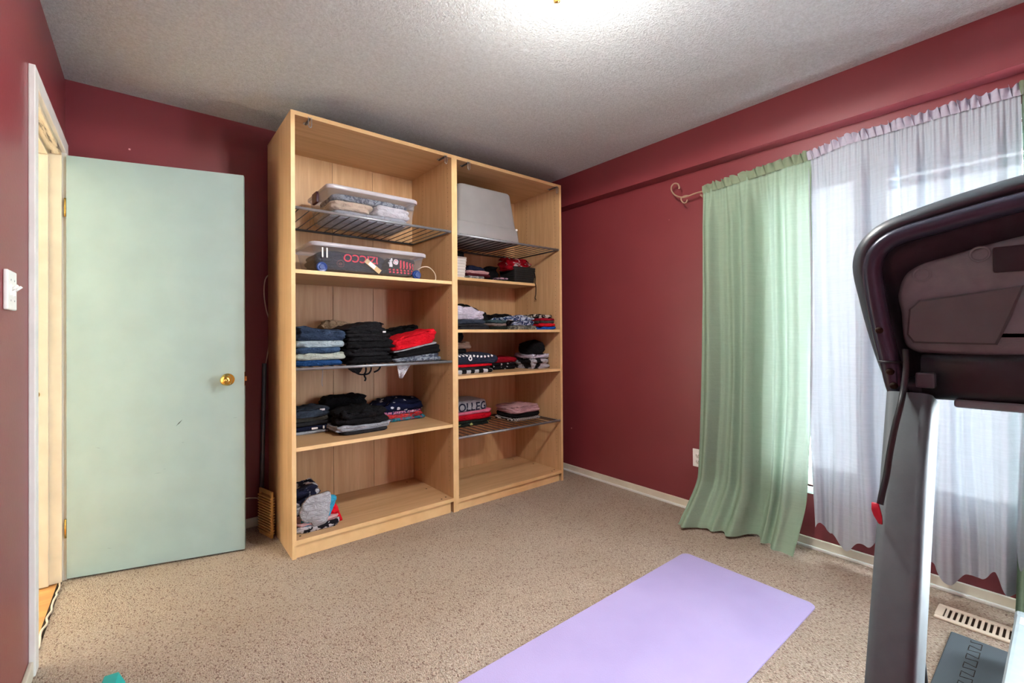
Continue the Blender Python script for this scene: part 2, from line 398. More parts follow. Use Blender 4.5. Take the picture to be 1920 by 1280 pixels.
o = finish('hall_knob', lathe(new_bm(), [(0, -0.02), (0.016, -0.018), (0.022, -0.006), (0.022, 0.0)], (XL-0.088, DY1-0.014, 0.905), 'y', 18), 'brass', None, True); adopt(o, df)  # stands in for a hall door's knob, fixed to this jamb
# frayed carpet edge strip at the threshold
random.seed(4)
pts = [(XL-0.004+random.uniform(-0.006, 0.006), DY0+0.02+k*0.034, 0.004+random.uniform(0, 0.006)) for k in range(21)]
o = tubeo('carpet_edge', 'cable_white', smoothpath(pts, 3), 0.004, None, 6); tag(o, 'frayed loose carpet edge lying along the doorway threshold', 'carpet edge')
dpart('threshold', 'dark_hole', XL-0.014, XL+0.002, DY0+0.014, DY1-0.014, -0.02, 0.001, bev=0)

# door leaf, swung open
hx, hy, gx, gy = -0.300, 3.0475, 0.4165, 2.8452
ang = math.atan2(gy-hy, gx-hx); dw = math.hypot(gx-hx, gy-hy)
door = thing('door_1', None, None, (hx, hy, 0)); door.rotation_euler.z = ang; struct(door, 'pale blue-green flush door standing open against the back wall')
boxo('door_leaf', 'door_paint', 0, dw, 0, 0.035, 0.010, 2.052, door, 0.002)
kn = finish('door_knob', lathe(new_bm(), [(0, -0.066), (0.016, -0.066), (0.019, -0.062), (0.026, -0.058), (0.0285, -0.047), (0.026, -0.036), (0.013, -0.026), (0.012, -0.010), (0.0325, -0.008), (0.033, 0.0), (0, 0.0)], (0.667, 0, 0.937), 'y', 32), 'brass', door, True)
tag(kn, 'round polished brass knob')
finish('knob_lock', lathe(new_bm(), [(0, -0.070), (0.006, -0.070), (0.007, -0.066), (0.009, -0.062)], (0.667, 0, 0.937), 'y', 16), 'brass', kn, True)
kn2 = finish('door_knob', lathe(new_bm(), [(0, 0.100), (0.018, 0.100), (0.0285, 0.085), (0.026, 0.073), (0.013, 0.062), (0.012, 0.045), (0.033, 0.043), (0.033, 0.035), (0, 0.035)], (0.667, 0, 0.937), 'y', 24), 'brass', door, True)
boxo('latch_plate', 'brass', dw-0.0005, dw+0.0015, 0.006, 0.029, 0.90, 0.975, door)
boxo('latch_bolt', 'brass', dw, dw+0.011, 0.012, 0.024, 0.925, 0.95, door, 0.002)
for z in (0.25, 1.80):
    h = finish('hinge', lathe(new_bm(), [(0, -0.045), (0.006, -0.045), (0.006, 0.045), (0, 0.045)], (-0.005, 0.008, z), 'z', 12), 'brass', door, True)
def scuff(x, z, l, a, w=0.0012):
    b = new_bm(); d = Vector((math.cos(a), 0, math.sin(a)))*l; n = Vector((-math.sin(a), 0, math.cos(a)))*w
    c = Vector((x, -0.0006, z)); b.faces.new([b.verts.new(p) for p in (c, c+d*0.5-n, c+d, c+d*0.5+n)]); return finish('scuff_mark', b, 'mark_dark', door)
scuff(0.435, 0.705, 0.045, 0.85, 0.0022); 
random.seed(11)
for k in range(6): scuff(random.uniform(0.05, 0.7), random.uniform(0.12, 0.75), random.uniform(0.01, 0.03), random.uniform(-0.3, 0.3), 0.0004)

# light switch
sw = thing('light_switch', 'white wall switch plate with toggle on the red wall beside the doorway', 'light switch', (XL, 1.962, 1.31))
boxo('switch_plate', 'white_plastic', 0, 0.011, -0.057, 0.057, -0.058, 0.058, sw, 0.005, 3)
for y in (-0.023, 0.023):
    tg = boxo('toggle', 'white_plastic', 0.010, 0.014, y-0.005, y+0.005, -0.016, 0.016, sw, 0.001)
    tubeo('lever', 'white_plastic', [(0.012, y, 0), (0.026, y, 0.014)], 0.004, tg, 8)
for y in (-0.023, 0.023):
    for z in (-0.03, 0.03): finish('screw', lathe(new_bm(), [(0.003, 0.0105), (0.0025, 0.012), (0, 0.012)], (0, y, z), 'x', 10), 'steel', sw, True)

# outlet behind curtain edge
ou = thing('wall_outlet', 'white wall outlet low on the red wall by the green curtain', 'outlet', (XR, 1.545, 0.35))
boxo('cover_plate', 'white_plastic', -0.006, 0, -0.036, 0.036, -0.058, 0.058, ou, 0.003)
for z in (-0.02, 0.02):
    so = finish('socket', lathe(new_bm(), [(0.0165, -0.006), (0.016, -0.0085), (0, -0.0085)], (0, 0, z), 'x', 20), 'white_plastic', ou, True)
    for y in (-0.006, 0.006): boxo('slot', 'dark_hole', -0.009, -0.0084, y-0.001, y+0.001, z-0.003, z+0.005, so)

# ------------------------------------------------------------------ ceiling lamp
LX, LY = 1.165, 1.055
lamp = thing('ceiling_lamp', 'lit flush ceiling lamp with warm glass bowl and brass clips', 'ceiling lamp', (LX, LY, ZC))
finish('lamp_base', lathe(new_bm(), [(0, 0), (0.165, 0), (0.168, -0.012), (0.16, -0.02), (0, -0.02)], n=40), 'white_trim', lamp, True)
t = NT('lamp_glass'); t.n.remove(t.b); em = t.node('ShaderNodeEmission'); em.inputs[0].default_value = (1, 0.80, 0.52, 1); em.inputs[1].default_value = 3.0
t.link(em.outputs[0], t.out.inputs[0]); M['lamp_glass'] = t.m
finish('glass_bowl', lathe(new_bm(), [(0.15, -0.02), (0.15, -0.03), (0.135, -0.058), (0.10, -0.082), (0.05, -0.096), (0, -0.1)], n=40), 'lamp_glass', lamp, True)
for k in range(3):
    a = R(51+120*k+28); c = Vector((math.cos(a), math.sin(a), 0))
    tubeo('clip', 'brass', [c*0.158+Vector((0, 0, -0.015)), c*0.152+Vector((0, 0, -0.06)), c*0.128+Vector((0, 0, -0.072))], 0.006, lamp, 8)
for nm, typ, e, z in (('lamp_glow', 'POINT', LAMP_W*0.22, 0.28), ('lamp_light', 'SPOT', LAMP_W, 0.108)):
    ll = bpy.data.lights.new(nm, typ); ll.energy = e; ll.color = (1, 0.96, 0.91); ll.shadow_soft_size = 0.10
    if typ == 'SPOT': ll.spot_size = math.pi; ll.spot_blend = 0.05
    lo = bpy.data.objects.new(nm, ll); COL.objects.link(lo); lo.location = (LX, LY, ZC-z)

# ------------------------------------------------------------------ window
win = thing('window_1', None, None, (XR, WIN_Y0, WIN_Z0)); struct(win, 'white framed window behind the sheer curtains, lengthened out of view for daylight')
def wpart(name, mat, *a, bev=0.004): return adopt(boxo(name, mat, *a, None, bev), win)
X0, X1 = XR+0.03, XR+0.10
wpart('frame', 'white_trim', X0, X1, WIN_Y0, WIN_Y1, WIN_Z0, WIN_Z0+0.06); wpart('frame', 'white_trim', X0, X1, WIN_Y0, WIN_Y1, WIN_Z1-0.05, WIN_Z1)
for y0, y1 in ((WIN_Y0, WIN_Y0+0.05), (WIN_Y1-0.05, WIN_Y1)): wpart('frame', 'white_trim', X0, X1, y0, y1, WIN_Z0+0.06, WIN_Z1-0.05)
for y in (0.61, -0.45): wpart('mullion', 'white_trim', X0-0.005, X1, y, y+0.06, WIN_Z0+0.06, WIN_Z1-0.05)
wpart('window_sill', 'white_trim', XR-0.018, X0, WIN_Y0-0.03, WIN_Y1+0.03, WIN_Z0-0.035, WIN_Z0)
for z in (1.945, 1.89): wpart('head_rail', 'white_trim', X0+0.005, X0+0.04, -0.39, 0.61, z-0.018, z+0.018)
for y0, y1 in ((WIN_Y0+0.05, -0.45), (-0.39, 0.61), (0.67, WIN_Y1-0.05)):
    z0, z1 = WIN_Z0+0.06, WIN_Z1-0.05
    b = new_bm(); box(b, X0+0.02, X0+0.05, y0, y0+0.035, z0, z1); box(b, X0+0.02, X0+0.05, y1-0.035, y1, z0, z1)
    box(b, X0+0.02, X0+0.05, y0+0.035, y1-0.035, z0, z0+0.035); box(b, X0+0.02, X0+0.05, y0+0.035, y1-0.035, z1-0.035, z1)
    sa = adopt(finish('sash', b, 'white_trim'), win)
    g = boxo('pane', 'window_glass', X0+0.033, X0+0.037, y0+0.03, y1-0.03, z0+0.03, z1-0.03); adopt(g, win)
for nm, a in (('casing', (XR-0.016, XR, WIN_Y0-0.06, WIN_Y0, WIN_Z0, WIN_Z1+0.06)), ('casing', (XR-0.016, XR, WIN_Y1, WIN_Y1+0.06, WIN_Z0, WIN_Z1+0.06)), ('casing', (XR-0.016, XR, WIN_Y0, WIN_Y1, WIN_Z1, WIN_Z1+0.06))):
    wpart(nm, 'white_trim', *a)
struct(boxo('ground_outside', 'ground_out', XR+0.3, XR+30, -16, 18, -0.7, -0.6), 'pale ground outside the window')

# ------------------------------------------------------------------ curtain rod and curtains
def lerp_tab(tab, x):
    if x >= tab[0][0]: return tab[0][1]
    for (a, va), (b, vb) in zip(tab, tab[1:]):
        if a >= x >= b:
            k = (a-x)/(a-b); return va+(vb-va)*k
    return tab[-1][1]
ROD = [(1.62, 2.052), (1.45, 2.058), (0.85, 2.092), (0.70, 2.12), (0.10, 2.128), (-1.5, 2.128)]
zrod = lambda y: lerp_tab(ROD, y)
XRD = 2.735
rod = thing('curtain_rod', 'thin bronze curtain rod with scroll finial under the red bulkhead', 'curtain rod', (XRD, 1.45, zrod(1.45)))
ro = tubeo('rod', 'rod_bronze', smoothpath([(XRD, y, z) for y, z in ROD[1:]], 6), 0.0075, None, 10); adopt(ro, rod)
def ppx(u, v): return on(u, v, 0, XRD)
off = Vector((0, 0, zrod(1.45)-ppx(1318, 364).z))
sc1 = [ppx(u, v)+off for u, v in ((1322, 362), (1305, 366), (1292, 371), (1280, 374), (1268, 371), (1260, 363), (1259, 354), (1264, 348), (1271, 349), (1274, 355), (1273, 358))]
sc2 = [ppx(u, v)+off for u, v in ((1292, 371), (1284, 371), (1278, 375), (1278, 380), (1282, 384), (1287, 383), (1289, 378))]
o = tubeo('finial', 'rod_bronze', smoothpath(sc1, 4), 0.0055, None, 8); adopt(o, rod); f2 = tubeo('finial_curl', 'rod_bronze', smoothpath(sc2, 4), 0.005, None, 8); adopt(f2, rod)
for y in (1.47, -0.35, -1.47):
    br = tubeo('bracket', 'rod_bronze', [(XRD, y, zrod(y)-0.012), (XRD+0.03, y, zrod(y)-0.02), (XR, y, zrod(y)-0.02)], 0.006, None, 8); adopt(br, rod)

def wavy(s, seed, nf):
    a = 0.0; rnd = random.Random(seed)
    for k in range(4):
        f = nf*(0.55+0.35*k); a += math.sin(2*math.pi*f*s+rnd.uniform(0, 6.28)+1.5*math.sin(2*math.pi*1.3*s+rnd.uniform(0, 6)))*(1.0/(1+0.7*k))
    return a/1.9
def curtain(name, label, yl, yr, seed, mat, hmat, nf, amp, zb, pool=0.0, flare=(0, 0), nu=150, nv=70, header=0.045, head_name='ruffle'):
    root = thing(name, label, 'curtain', (XRD, (yl+yr)/2, 0))
    def surf(s, t):
        y0 = yl+(yr-yl)*s; zt = zrod(y0)
        zbv = zb(s) if callable(zb) else zb
        L = zt-zbv; z = zt-L*t
        e = t**3
        y = y0+(flare[0]*(1-s)+flare[1]*s)*e+0.010*math.sin(9*t+seed)*math.sin(3.1*s*3+seed)*t
        g = min(1, t*9)
        fine = 0.008*math.sin(2*math.pi*s*nf*4.1+2*math.sin(7*s))*(1-g*0.75)
        w = wavy(s+0.02*math.sin(2.2*t+seed), seed, nf)
        w = math.copysign(abs(w)**0.8, w)
        x = XRD-0.013*(1-g)+fine*0.5-amp*(0.05+0.95*g)*w*(1+0.5*t)
        x += 0.006*noise.noise(Vector((y*9, z*3, seed)))
        if pool:
            k = max(0.0, (t-0.86)/0.14); kk = k*k*(3-2*k)
            x -= pool*kk*(0.75+0.35*math.sin(5*s+1.2)); 
            z = max(z, 0.0); lift = 0.03*k*abs(math.sin(2*math.pi*s*2.3+0.5))
            z = z*(1-0.0*k)+lift*k*(1-k)*2
            # cloth lying on the carpet at the hem
            k2 = max(0.0, (t-0.955)/0.045); z = max(z, 0.012+0.022*abs(w)*(1-k2*0.6)) ; x -= 0.035*k2
        x = min(x, XR-0.028)
        return Vector((x, y, z))
    c = finish('drape', grid(new_bm(), surf, nu, nv), mat, None, True); adopt(c, root)
    def head(s, t):
        y0 = yl+(yr-yl)*s; zt = zrod(y0); z = zt-0.018+header*t*(1+0.35*noise.noise(Vector((s*30, seed, 0))))
        a = 0.016*(t+0.25); x = XRD-0.016-0.6*a+0.6*a*math.sin(2*math.pi*s*nf*4.1+2.5*math.sin(17*s+seed)+t*0.8)
        return Vector((x, y0+0.006*math.sin(s*80+t*2), z))
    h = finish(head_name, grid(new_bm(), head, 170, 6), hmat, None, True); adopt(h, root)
    return root
curtain('green_curtain', 'pale green long curtain pooling on the carpet beside the bare red wall', 1.445, 0.85, 3, 'curtain_green', 'curtain_green_shaded', 4.2, 0.050, 0.0, 0.15, (0.06, 0.06), header=0.05)
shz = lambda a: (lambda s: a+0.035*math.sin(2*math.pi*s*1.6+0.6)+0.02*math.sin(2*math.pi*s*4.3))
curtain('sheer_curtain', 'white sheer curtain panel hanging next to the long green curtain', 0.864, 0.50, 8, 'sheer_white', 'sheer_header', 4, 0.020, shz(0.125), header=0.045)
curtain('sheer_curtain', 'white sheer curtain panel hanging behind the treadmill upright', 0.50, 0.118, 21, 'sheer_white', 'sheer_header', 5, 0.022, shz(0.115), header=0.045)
curtain('green_curtain', 'pale green curtain at the far end of the sheer curtains by the treadmill deck', 0.116, -0.22, 14, 'curtain_green', 'curtain_green_shaded', 5, 0.03, 0.0, 0.06, (0.045, 0), header=0.05)

# ------------------------------------------------------------------ wardrobe
WX, WY, WH, WD, PT = 0.5907, 2.5655, 2.36, 0.58, 0.0205
def wardrobe(x, label, zs, wires, zbot, seams):
    root = thing('wardrobe', label, 'wardrobe', (x, WY, 0), 'open beech wardrobe frames')
    def panel(name, mat, a, band=None):
        o = boxo(name, mat, *a, root, 0.0006, 1)
        if band: boxo('edge_band', 'beech_edge', *band, o)
        return o
    for xa in (0, 1-PT): panel('side_panel', 'beech_v', (xa, xa+PT, 0.001, WD, 0, WH), (xa, xa+PT, -0.0006, 0.001, 0, WH))
    panel('top_panel', 'beech_h', (PT, 1-PT, 0.001, WD, WH-0.022, WH), (PT, 1-PT, -0.0004, 0.001, WH-0.022, WH))
    panel('bottom_panel', 'beech_h', (PT, 1-PT, 0.001, WD, zbot-0.022, zbot), (PT, 1-PT, -0.0004, 0.001, zbot-0.022, zbot))
    panel('plinth', 'beech_edge', (PT, 1-PT-0.014, 0.012, 0.03, 0, zbot-0.027))
    edges = [PT]+seams+[1-PT]
    for a, c in zip(edges, edges[1:]): panel('back_board', 'beech_v', (a+0.0012, c-0.0012, WD-0.012, WD-0.006, 0.02, WH-0.022))
    panel('backing', 'dark_hole', (PT, 1-PT, WD-0.005, WD, 0.02, WH-0.022))
    for z in zs: panel('shelf', 'beech_h', (PT+0.001, 1-PT-0.001, 0.004, WD-0.014, z-0.02, z), (PT+0.001, 1-PT-0.001, 0.0025, 0.004, z-0.02, z))
    wm = None
    for z in wires:
        ws = finish('wire_shelf', new_bm(), 'grey_rail', root)
        tubeo('front_rail', 'grey_rail', [(PT+0.002, 0.012, z-0.011), (1-PT-0.002, 0.012, z-0.011)], 0.0085, ws, 10)
        tubeo('back_rail', 'dark_wire', [(PT+0.002, WD-0.03, z-0.011), (1-PT-0.002, WD-0.03, z-0.011)], 0.0075, ws, 8)
        for xa in (PT+0.006, 1-PT-0.006): tubeo('side_rail', 'dark_wire', [(xa, 0.012, z-0.012), (xa, WD-0.03, z-0.012)], 0.005, ws, 8)
        for k in range(17):
            if wm is None:
                o = tubeo('wire', 'dark_wire', [(0, 0.010, -0.004), (0, 0.018, -0.003), (0, WD-0.03, -0.003)], 0.003, ws, 6); wm = o.data
            else:
                o = bpy.data.objects.new('wire', wm); COL.objects.link(o); o.parent = ws
            o.location = (0.055+k*0.0556, 0, z)
    # shelf pin holes
    b = new_bm()
    for y in (0.05, 0.40):
        for z in [0.2+0.032*k for k in range(66)]:
            for xa, sgn in ((PT+0.0003, 1), (1-PT-0.0003, -1)):
                b.faces.new([b.verts.new((xa, y+0.0025*math.cos(q), z+0.0025*math.sin(q))) for q in [k*math.pi/3 for k in range(6)][::sgn]])
    tag(finish('pin_holes', b, 'dark_hole', root), kind='stuff')
    for xx, yy in ((PT+0.03, 0.05), (1-PT-0.03, 0.05), (1-PT-0.05, 0.28), (1-PT-0.09, 0.5), (1-PT-0.07, 0.035)):
        finish('screw_hole', lathe(new_bm(), [(0.006, zbot+0.0003), (0.005, zbot+0.0012), (0, zbot+0.0012)], (xx, yy, 0), 'z', 10), 'dark_hole', root)
    return root
def clip(root, xl):
    c = boxo('door_clip', 'dark_wire', xl-0.004, xl+0.004, -0.012, 0.075, WH-0.032, WH-0.024, root)
    boxo('clip_plate', 'steel', xl-0.012, xl+0.012, 0.06, 0.085, WH-0.026, WH-0.0225, c)
    u = [(xl-0.008, -0.012, WH-0.02), (xl-0.008, -0.014, WH-0.06), (xl-0.006, -0.014, WH-0.072), (xl, -0.014, WH-0.077), (xl+0.006, -0.014, WH-0.072), (xl+0.008, -0.014, WH-0.06), (xl+0.008, -0.012, WH-0.02)]
    tubeo('clip_loop', 'steel', smoothpath(u, 3), 0.0022, c, 6)
ZL1, ZL2, ZLB, ZWA, ZWB = 1.522, 0.58, 0.095, 1.862, 1.003
ZR2, ZR3, ZRB, ZWC, ZWD_ = 1.204, 0.893, 0.082, 1.852, 0.490
w1 = wardrobe(WX, 'open beech wardrobe frame standing next to the blue-green door', [ZL1, ZL2], [ZWA, ZWB], ZLB, [0.39, 0.67])
w2 = wardrobe(WX+1.0, 'open beech wardrobe frame standing next to the bare red wall', [ZR2, ZR3], [ZWC, ZWD_], ZRB, [0.285])
clip(w1, ux(580, 222, WY)-WX); clip(w1, ux(834, 292, WY)-WX); clip(w2, ux(877, 305, WY)-WX-1); clip(w2, ux(1042, 352, WY)-WX-1)
boxo('corner_bracket', 'grey_rail', 0.93, 1-PT-0.002, WD-0.045, WD-0.014, 2.105, 2.165, w1, 0.004)
# narrow shelf pushed to the back
ZR1 = 1.597
o = boxo('narrow_shelf', 'beech_h', PT+0.001, 1-PT-0.001, 0.285, WD-0.014, ZR1-0.021, ZR1, w2, 0.0006, 1); boxo('edge_band', 'beech_edge', PT+0.001, 1-PT-0.001, 0.2835, 0.285, ZR1-0.021, ZR1, o)

# ------------------------------------------------------------------ folded garments
def garment(name, label, cat, x0, x1, y0, y1, z0, h, mat, seed, layers=2, wr=0.005, slope0=0.0, slope1=0.0, dome=0.004, rotz=0.0, group=None, yslope=0.0, tilt=None, N=80, expo=7, lean=0.0):
    wr *= 1.45
    rnd = random.Random(seed); hw, hd = (x1-x0)/2, (y1-y0)/2; cx, cy = (x0+x1)/2, (y0+y1)/2
    base = []
    for k in range(N):
        a = 2*math.pi*k/N; c, s = math.cos(a), math.sin(a)
        base.append((math.copysign(abs(c)**(2/expo), c)*hw, math.copysign(abs(s)**(2/expo), s)*hd, a))
    rings = []
    def ring(sc, tz, dx=0, dy=0, inset=0.0):
        out = []
        for bx, by, a in base:
            pert = 1+0.05*noise.noise(Vector((math.cos(a)*1.9, math.sin(a)*1.9, seed*1.3+tz*0.8)))
            x = bx*sc*pert+dx-math.copysign(min(abs(bx), inset), bx); y = by*sc*pert+dy-math.copysign(min(abs(by), inset), by)
            zb = slope0*x/max(hw, 1e-4); zt = h+slope1*x/max(hw, 1e-4)+yslope*y/max(hd, 1e-4)
            sag = (abs(x)/max(hw, 1e-4))**5*0.10*h if h > 0.03 else 0.0
            z = zb+(zt-zb-sag)*tz
            q = Vector((x*11, y*11, z*14+seed*3.7)); nv = noise.noise_vector(q); q2 = Vector((x*28, y*20, z*45+seed)); n2 = noise.noise_vector(q2)
            f = min(1.0, tz*2.2) if tz < 0.5 else 1.0
            cr = (1-abs(noise.noise(Vector((x*13, y*9, z*34+seed*1.9)))))**5*wr*1.5; rl = math.hypot(x/max(hw, 1e-4), y/max(hd, 1e-4))+1e-5
            if tz > 0.02 and tz < 0.999: x -= cr*x/max(hw, 1e-4)/rl; y -= cr*y/max(hd, 1e-4)/rl
            elif tz >= 0.999: z -= cr*0.7
            x += (nv.x*1.0+n2.x*0.45)*wr; y += (nv.y*1.0+n2.y*0.45)*wr; z += (nv.z*0.8+n2.z*0.4)*wr*f*(0.6 if tz < 0.99 else 1.0)
            y += lean*tz
            if tz <= 0.0: z = zb
            out.append(Vector((x, y, max(z, zb))))
        return out
    rings.append(ring(0.5, 0)); 
    rin = min(0.012, h*0.35/layers+0.002)
    rings.append(ring(1.0, 0, inset=rin*1.3))
    for l in range(layers):
        dx, dy = rnd.uniform(-1, 1)*0.008, rnd.uniform(-1, 1)*0.006
        for tau in (0.10, 0.30, 0.55, 0.78, 0.94):
            s = math.sin(math.pi*tau)**0.55
            rings.append(ring(1.0, (l+tau)/layers*0.995, dx, dy, inset=rin*(1-s)))
    for sc in (0.90, 0.75, 0.55, 0.34, 0.14):
        rr = ring(sc, 1.0)
        for p in rr: p.z += dome*(1-sc*sc)
        rings.append(rr)
    bm = loft(new_bm(), rings)
    o = finish(name, bm, mat, None, True)
    o.location = (cx, cy, z0); o.rotation_euler.z = rotz
    if tilt: o.rotation_euler.x = tilt
    return tag(o, label, cat, group)
def pile(u0, u1, vref, Yf, depth, z0, items, seed, group=None, x0=None, x1=None):
    """stack of folded garments; u0/u1: edges seen in the photo on the plane y = Yf"""
    xa = ux(u0, vref, Yf) if x0 is None else x0; xb = ux(u1, vref, Yf) if x1 is None else x1
    z = z0; out = []
    for i, it in enumerate(items):
        name, label, cat, h, mat = it[:5]; kw = dict(it[5]) if len(it) > 5 else {}
        a, c, d0, d1 = kw.pop('a', 0), kw.pop('c', 0), kw.pop('d0', 0), kw.pop('d1', 0)
        o = garment(name, label, cat, xa+a, xb+c, Yf+d0, Yf+depth+d1, z, h, mat, seed*10+i, group=group, **kw)
        z += h-0.001; out.append(o)
    return out
denim_d = fab('denim_dark', srgb(40, 54, 78), 'denim', srgb(84, 104, 132)); denim_m = fab('denim_mid', srgb(48, 72, 104), 'denim', srgb(104, 132, 160))
denim_l = fab('denim_light', srgb(160, 182, 192), 'denim', srgb(206, 214, 212)); denim_w = fab('denim_wash', srgb(176, 188, 178), 'denim', srgb(214, 216, 200)); denim_b = fab('denim_blue', srgb(26, 66, 118), 'denim', srgb(60, 104, 156))
black = fab('black', srgb(24, 24, 27)); black2 = fab('black_sheen', srgb(30, 30, 34), rough=0.55); charcoal = fab('charcoal', srgb(48, 49, 54)); dgreen = fab('dark_green', srgb(38, 46, 42))
khaki = fab('khaki', srgb(158, 136, 112)); red = fab('red', srgb(226, 22, 40)); greyl = fab('grey_light', srgb(170, 176, 186)); slate = fab('slate', srgb(56, 66, 82), 'denim', srgb(80, 92, 108))
greyp = fab('grey_pattern', srgb(150, 160, 172), 'floral', srgb(84, 92, 110)); navy = fab('navy', srgb(30, 36, 62)); olive = fab('olive_grey', srgb(78, 78, 74)); navyd = fab('navy_dots', srgb(22, 28, 62), 'dots', srgb(226, 228, 240), scale=0.75)
coral = fab('coral', srgb(222, 56, 62), 'floral', srgb(230, 80, 80), srgb(60, 120, 140)); tealf = fab('teal_floral', srgb(34, 126, 150), 'floral', srgb(70, 150, 170), srgb(216, 60, 80)); pinkf = fab('pink_floral', srgb(210, 130, 170), 'floral', srgb(40, 44, 90), srgb(230, 190, 210))
white = fab('white', srgb(226, 226, 232)); cyan = fab('cyan', srgb(64, 174, 214)); greyt = fab('grey_tee', srgb(196, 198, 204), 'heather', srgb(180, 182, 190)); whitep = fab('white_print', srgb(222, 220, 226), 'floral', srgb(30, 28, 34), scale=0.5)
navyw = fab('navy_white', srgb(36, 38, 62), 'camo', srgb(210, 210, 218), scale=0.35); pinkl = fab('pink_light', srgb(224, 176, 178)); pinkh = fab('pink_hot', srgb(236, 130, 160)); maroon = fab('maroon', srgb(92, 34, 44)); crimson = fab('crimson', srgb(168, 22, 44))
lav = fab('lavender_white', srgb(212, 208, 226)); tealg = fab('teal_grey', srgb(74, 100, 108)); taupe = fab('taupe', srgb(150, 134, 132)); tie = fab('tie_dye', srgb(58, 80, 130), 'tie', srgb(206, 218, 238)); tie2 = fab('tie_dye2', srgb(190, 204, 230), 'tie', srgb(50, 66, 110))
camog = fab('camo_grey', srgb(140, 140, 132), 'camo', srgb(90, 92, 88), srgb(170, 170, 160)); bwp = fab('bw_pattern', srgb(28, 28, 30), 'camo', srgb(214, 208, 196)); blue = fab('royal_blue', srgb(28, 100, 206)); beige = fab('beige', srgb(214, 192, 168)); redj = fab('red_jersey', srgb(184, 16, 38), 'tie', srgb(150, 12, 30), srgb(226, 214, 214), scale=0.45)
bws = fab('bw_stripe', srgb(26, 26, 28), 'stripes', srgb(224, 224, 224), scale=2); bwh = fab('bw_bold', srgb(24, 24, 28), 'camo', srgb(216, 218, 226), scale=0.4); pinkpat = fab('pink_pattern', srgb(206, 170, 190), 'floral', srgb(90, 70, 90)); greyw = fab('grey_white', srgb(206, 206, 206), 'floral', srgb(120, 130, 130))
grn = fab('green_black', srgb(34, 42, 38), 'dots', srgb(206, 206, 130), scale=0.55)

# --- upper wire shelf of the wardrobe by the door: jeans, black trousers, red top
G = 'jeans stacked on the wire shelf'
pile(553, 652, 650, 2.60, 0.34, ZWB, [
 ('folded_jeans', 'bright dark blue jeans at the bottom of the jeans stack', 'jeans', 0.034, denim_b, dict(layers=1, c=-0.02)),
 ('folded_jeans', 'pale washed grey-green jeans second from the bottom of the jeans stack', 'jeans', 0.038, denim_w, dict(layers=1, wr=0.007, c=0.01)),
 ('folded_jeans', 'mid blue jeans sandwiched between the two pale pairs of jeans', 'jeans', 0.034, denim_m, dict(layers=1, c=-0.02)),
 ('folded_jeans', 'pale ice blue jeans just under the top pair of jeans', 'jeans', 0.038, denim_l, dict(layers=1, wr=0.006)),
 ('folded_jeans', 'dark blue jeans with pale stitching on top of the jeans stack', 'jeans', 0.068, denim_d, dict(layers=2, wr=0.009, c=0.01, slope1=-0.012, dome=0.008))], 1, G, x0=WX+PT+0.006)
garment('folded_trousers', 'khaki trousers bunched up behind the jeans stack', 'trousers', 0.86, 1.09, 2.955, 3.11, ZWB, 0.262, khaki, 31, 3, 0.016, slope1=-0.02, dome=0.0, expo=3.2)
G = 'black trousers stacked on the wire shelf'
bl_items = [('folded_trousers', 'black trousers with dangling straps at the bottom of the black stack', 'trousers', 0.046, black, dict(layers=2, wr=0.008)),
 ('folded_trousers', 'black trousers second from the bottom of the black stack', 'trousers', 0.046, black2, dict(layers=2, wr=0.008, c=-0.01)),
 ('folded_trousers', 'black trousers in the middle of the black stack', 'trousers', 0.046, black, dict(layers=2, wr=0.009, c=0.008)),
 ('folded_trousers', 'black shiny trousers second from the top of the black stack', 'trousers', 0.044, black2, dict(layers=2, wr=0.008, c=-0.012)),
 ('folded_trousers', 'black trousers with small pale tag on top of the black stack', 'trousers', 0.058, black2, dict(layers=2, wr=0.011, slope1=0.022, dome=0.012, c=-0.03, d0=0.02))]
bs = pile(650, 742, 650, 2.60, 0.33, ZWB, bl_items, 2, G)
zt_ = ZWB+0.215
tg_ = finish('pale_tag', box(new_bm(), 0.085, 0.105, -0.168, -0.163, 0.004, 0.014, 0.001), 'print_white', bs[4])
# straps hanging through the wires
for k, pts in enumerate(([(-0.10, -0.10, 0.006), (-0.10, -0.12, -0.02), (-0.075, -0.12, -0.055), (-0.035, -0.12, -0.065), (-0.02, -0.12, -0.04), (-0.02, -0.10, 0.006)], [(0.0, -0.10, 0.006), (0.012, -0.12, -0.03), (-0.002, -0.12, -0.06), (-0.03, -0.12, -0.068), (-0.022, -0.12, -0.09), (-0.028, -0.12, -0.105)], [(0.06, -0.1, 0.006), (0.07, -0.12, -0.015), (0.058, -0.12, -0.042), (0.03, -0.12, -0.055)])):
    tubeo('strap', black, smoothpath(pts, 5), 0.005, bs[0], 6)
hb = finish('hanging_hood', loft(new_bm(), [[Vector((-0.085+0.05*sc*math.cos(a)+0.02*(1-sc), -0.115+0.012*sc*math.sin(a), z)) for a in [2*math.pi*k/14 for k in range(14)]] for sc, z in ((1.0, 0.004), (1.0, -0.012), (0.8, -0.032), (0.45, -0.05), (0.15, -0.058))]), black, bs[0], True)
for xx, zz in ((ux(604, 700, 2.7), 0.14), (ux(580, 700, 2.7)+0.02, 0.10)):
    pass
ds = tubeo('drawstring', 'grey_rail', smoothpath([(ux(604, 690, 2.72), 2.72, ZWB+0.004), (ux(604, 690, 2.72)+0.003, 2.72, ZWB-0.05), (ux(604, 690, 2.72)-0.002, 2.72, ZWB-0.10), (ux(604, 690, 2.72)+0.002, 2.72, ZWB-0.125)], 4), 0.0016, None, 6)
tag(ds, 'thin grey drawstring dangling below the jeans on the wire shelf', 'drawstring')
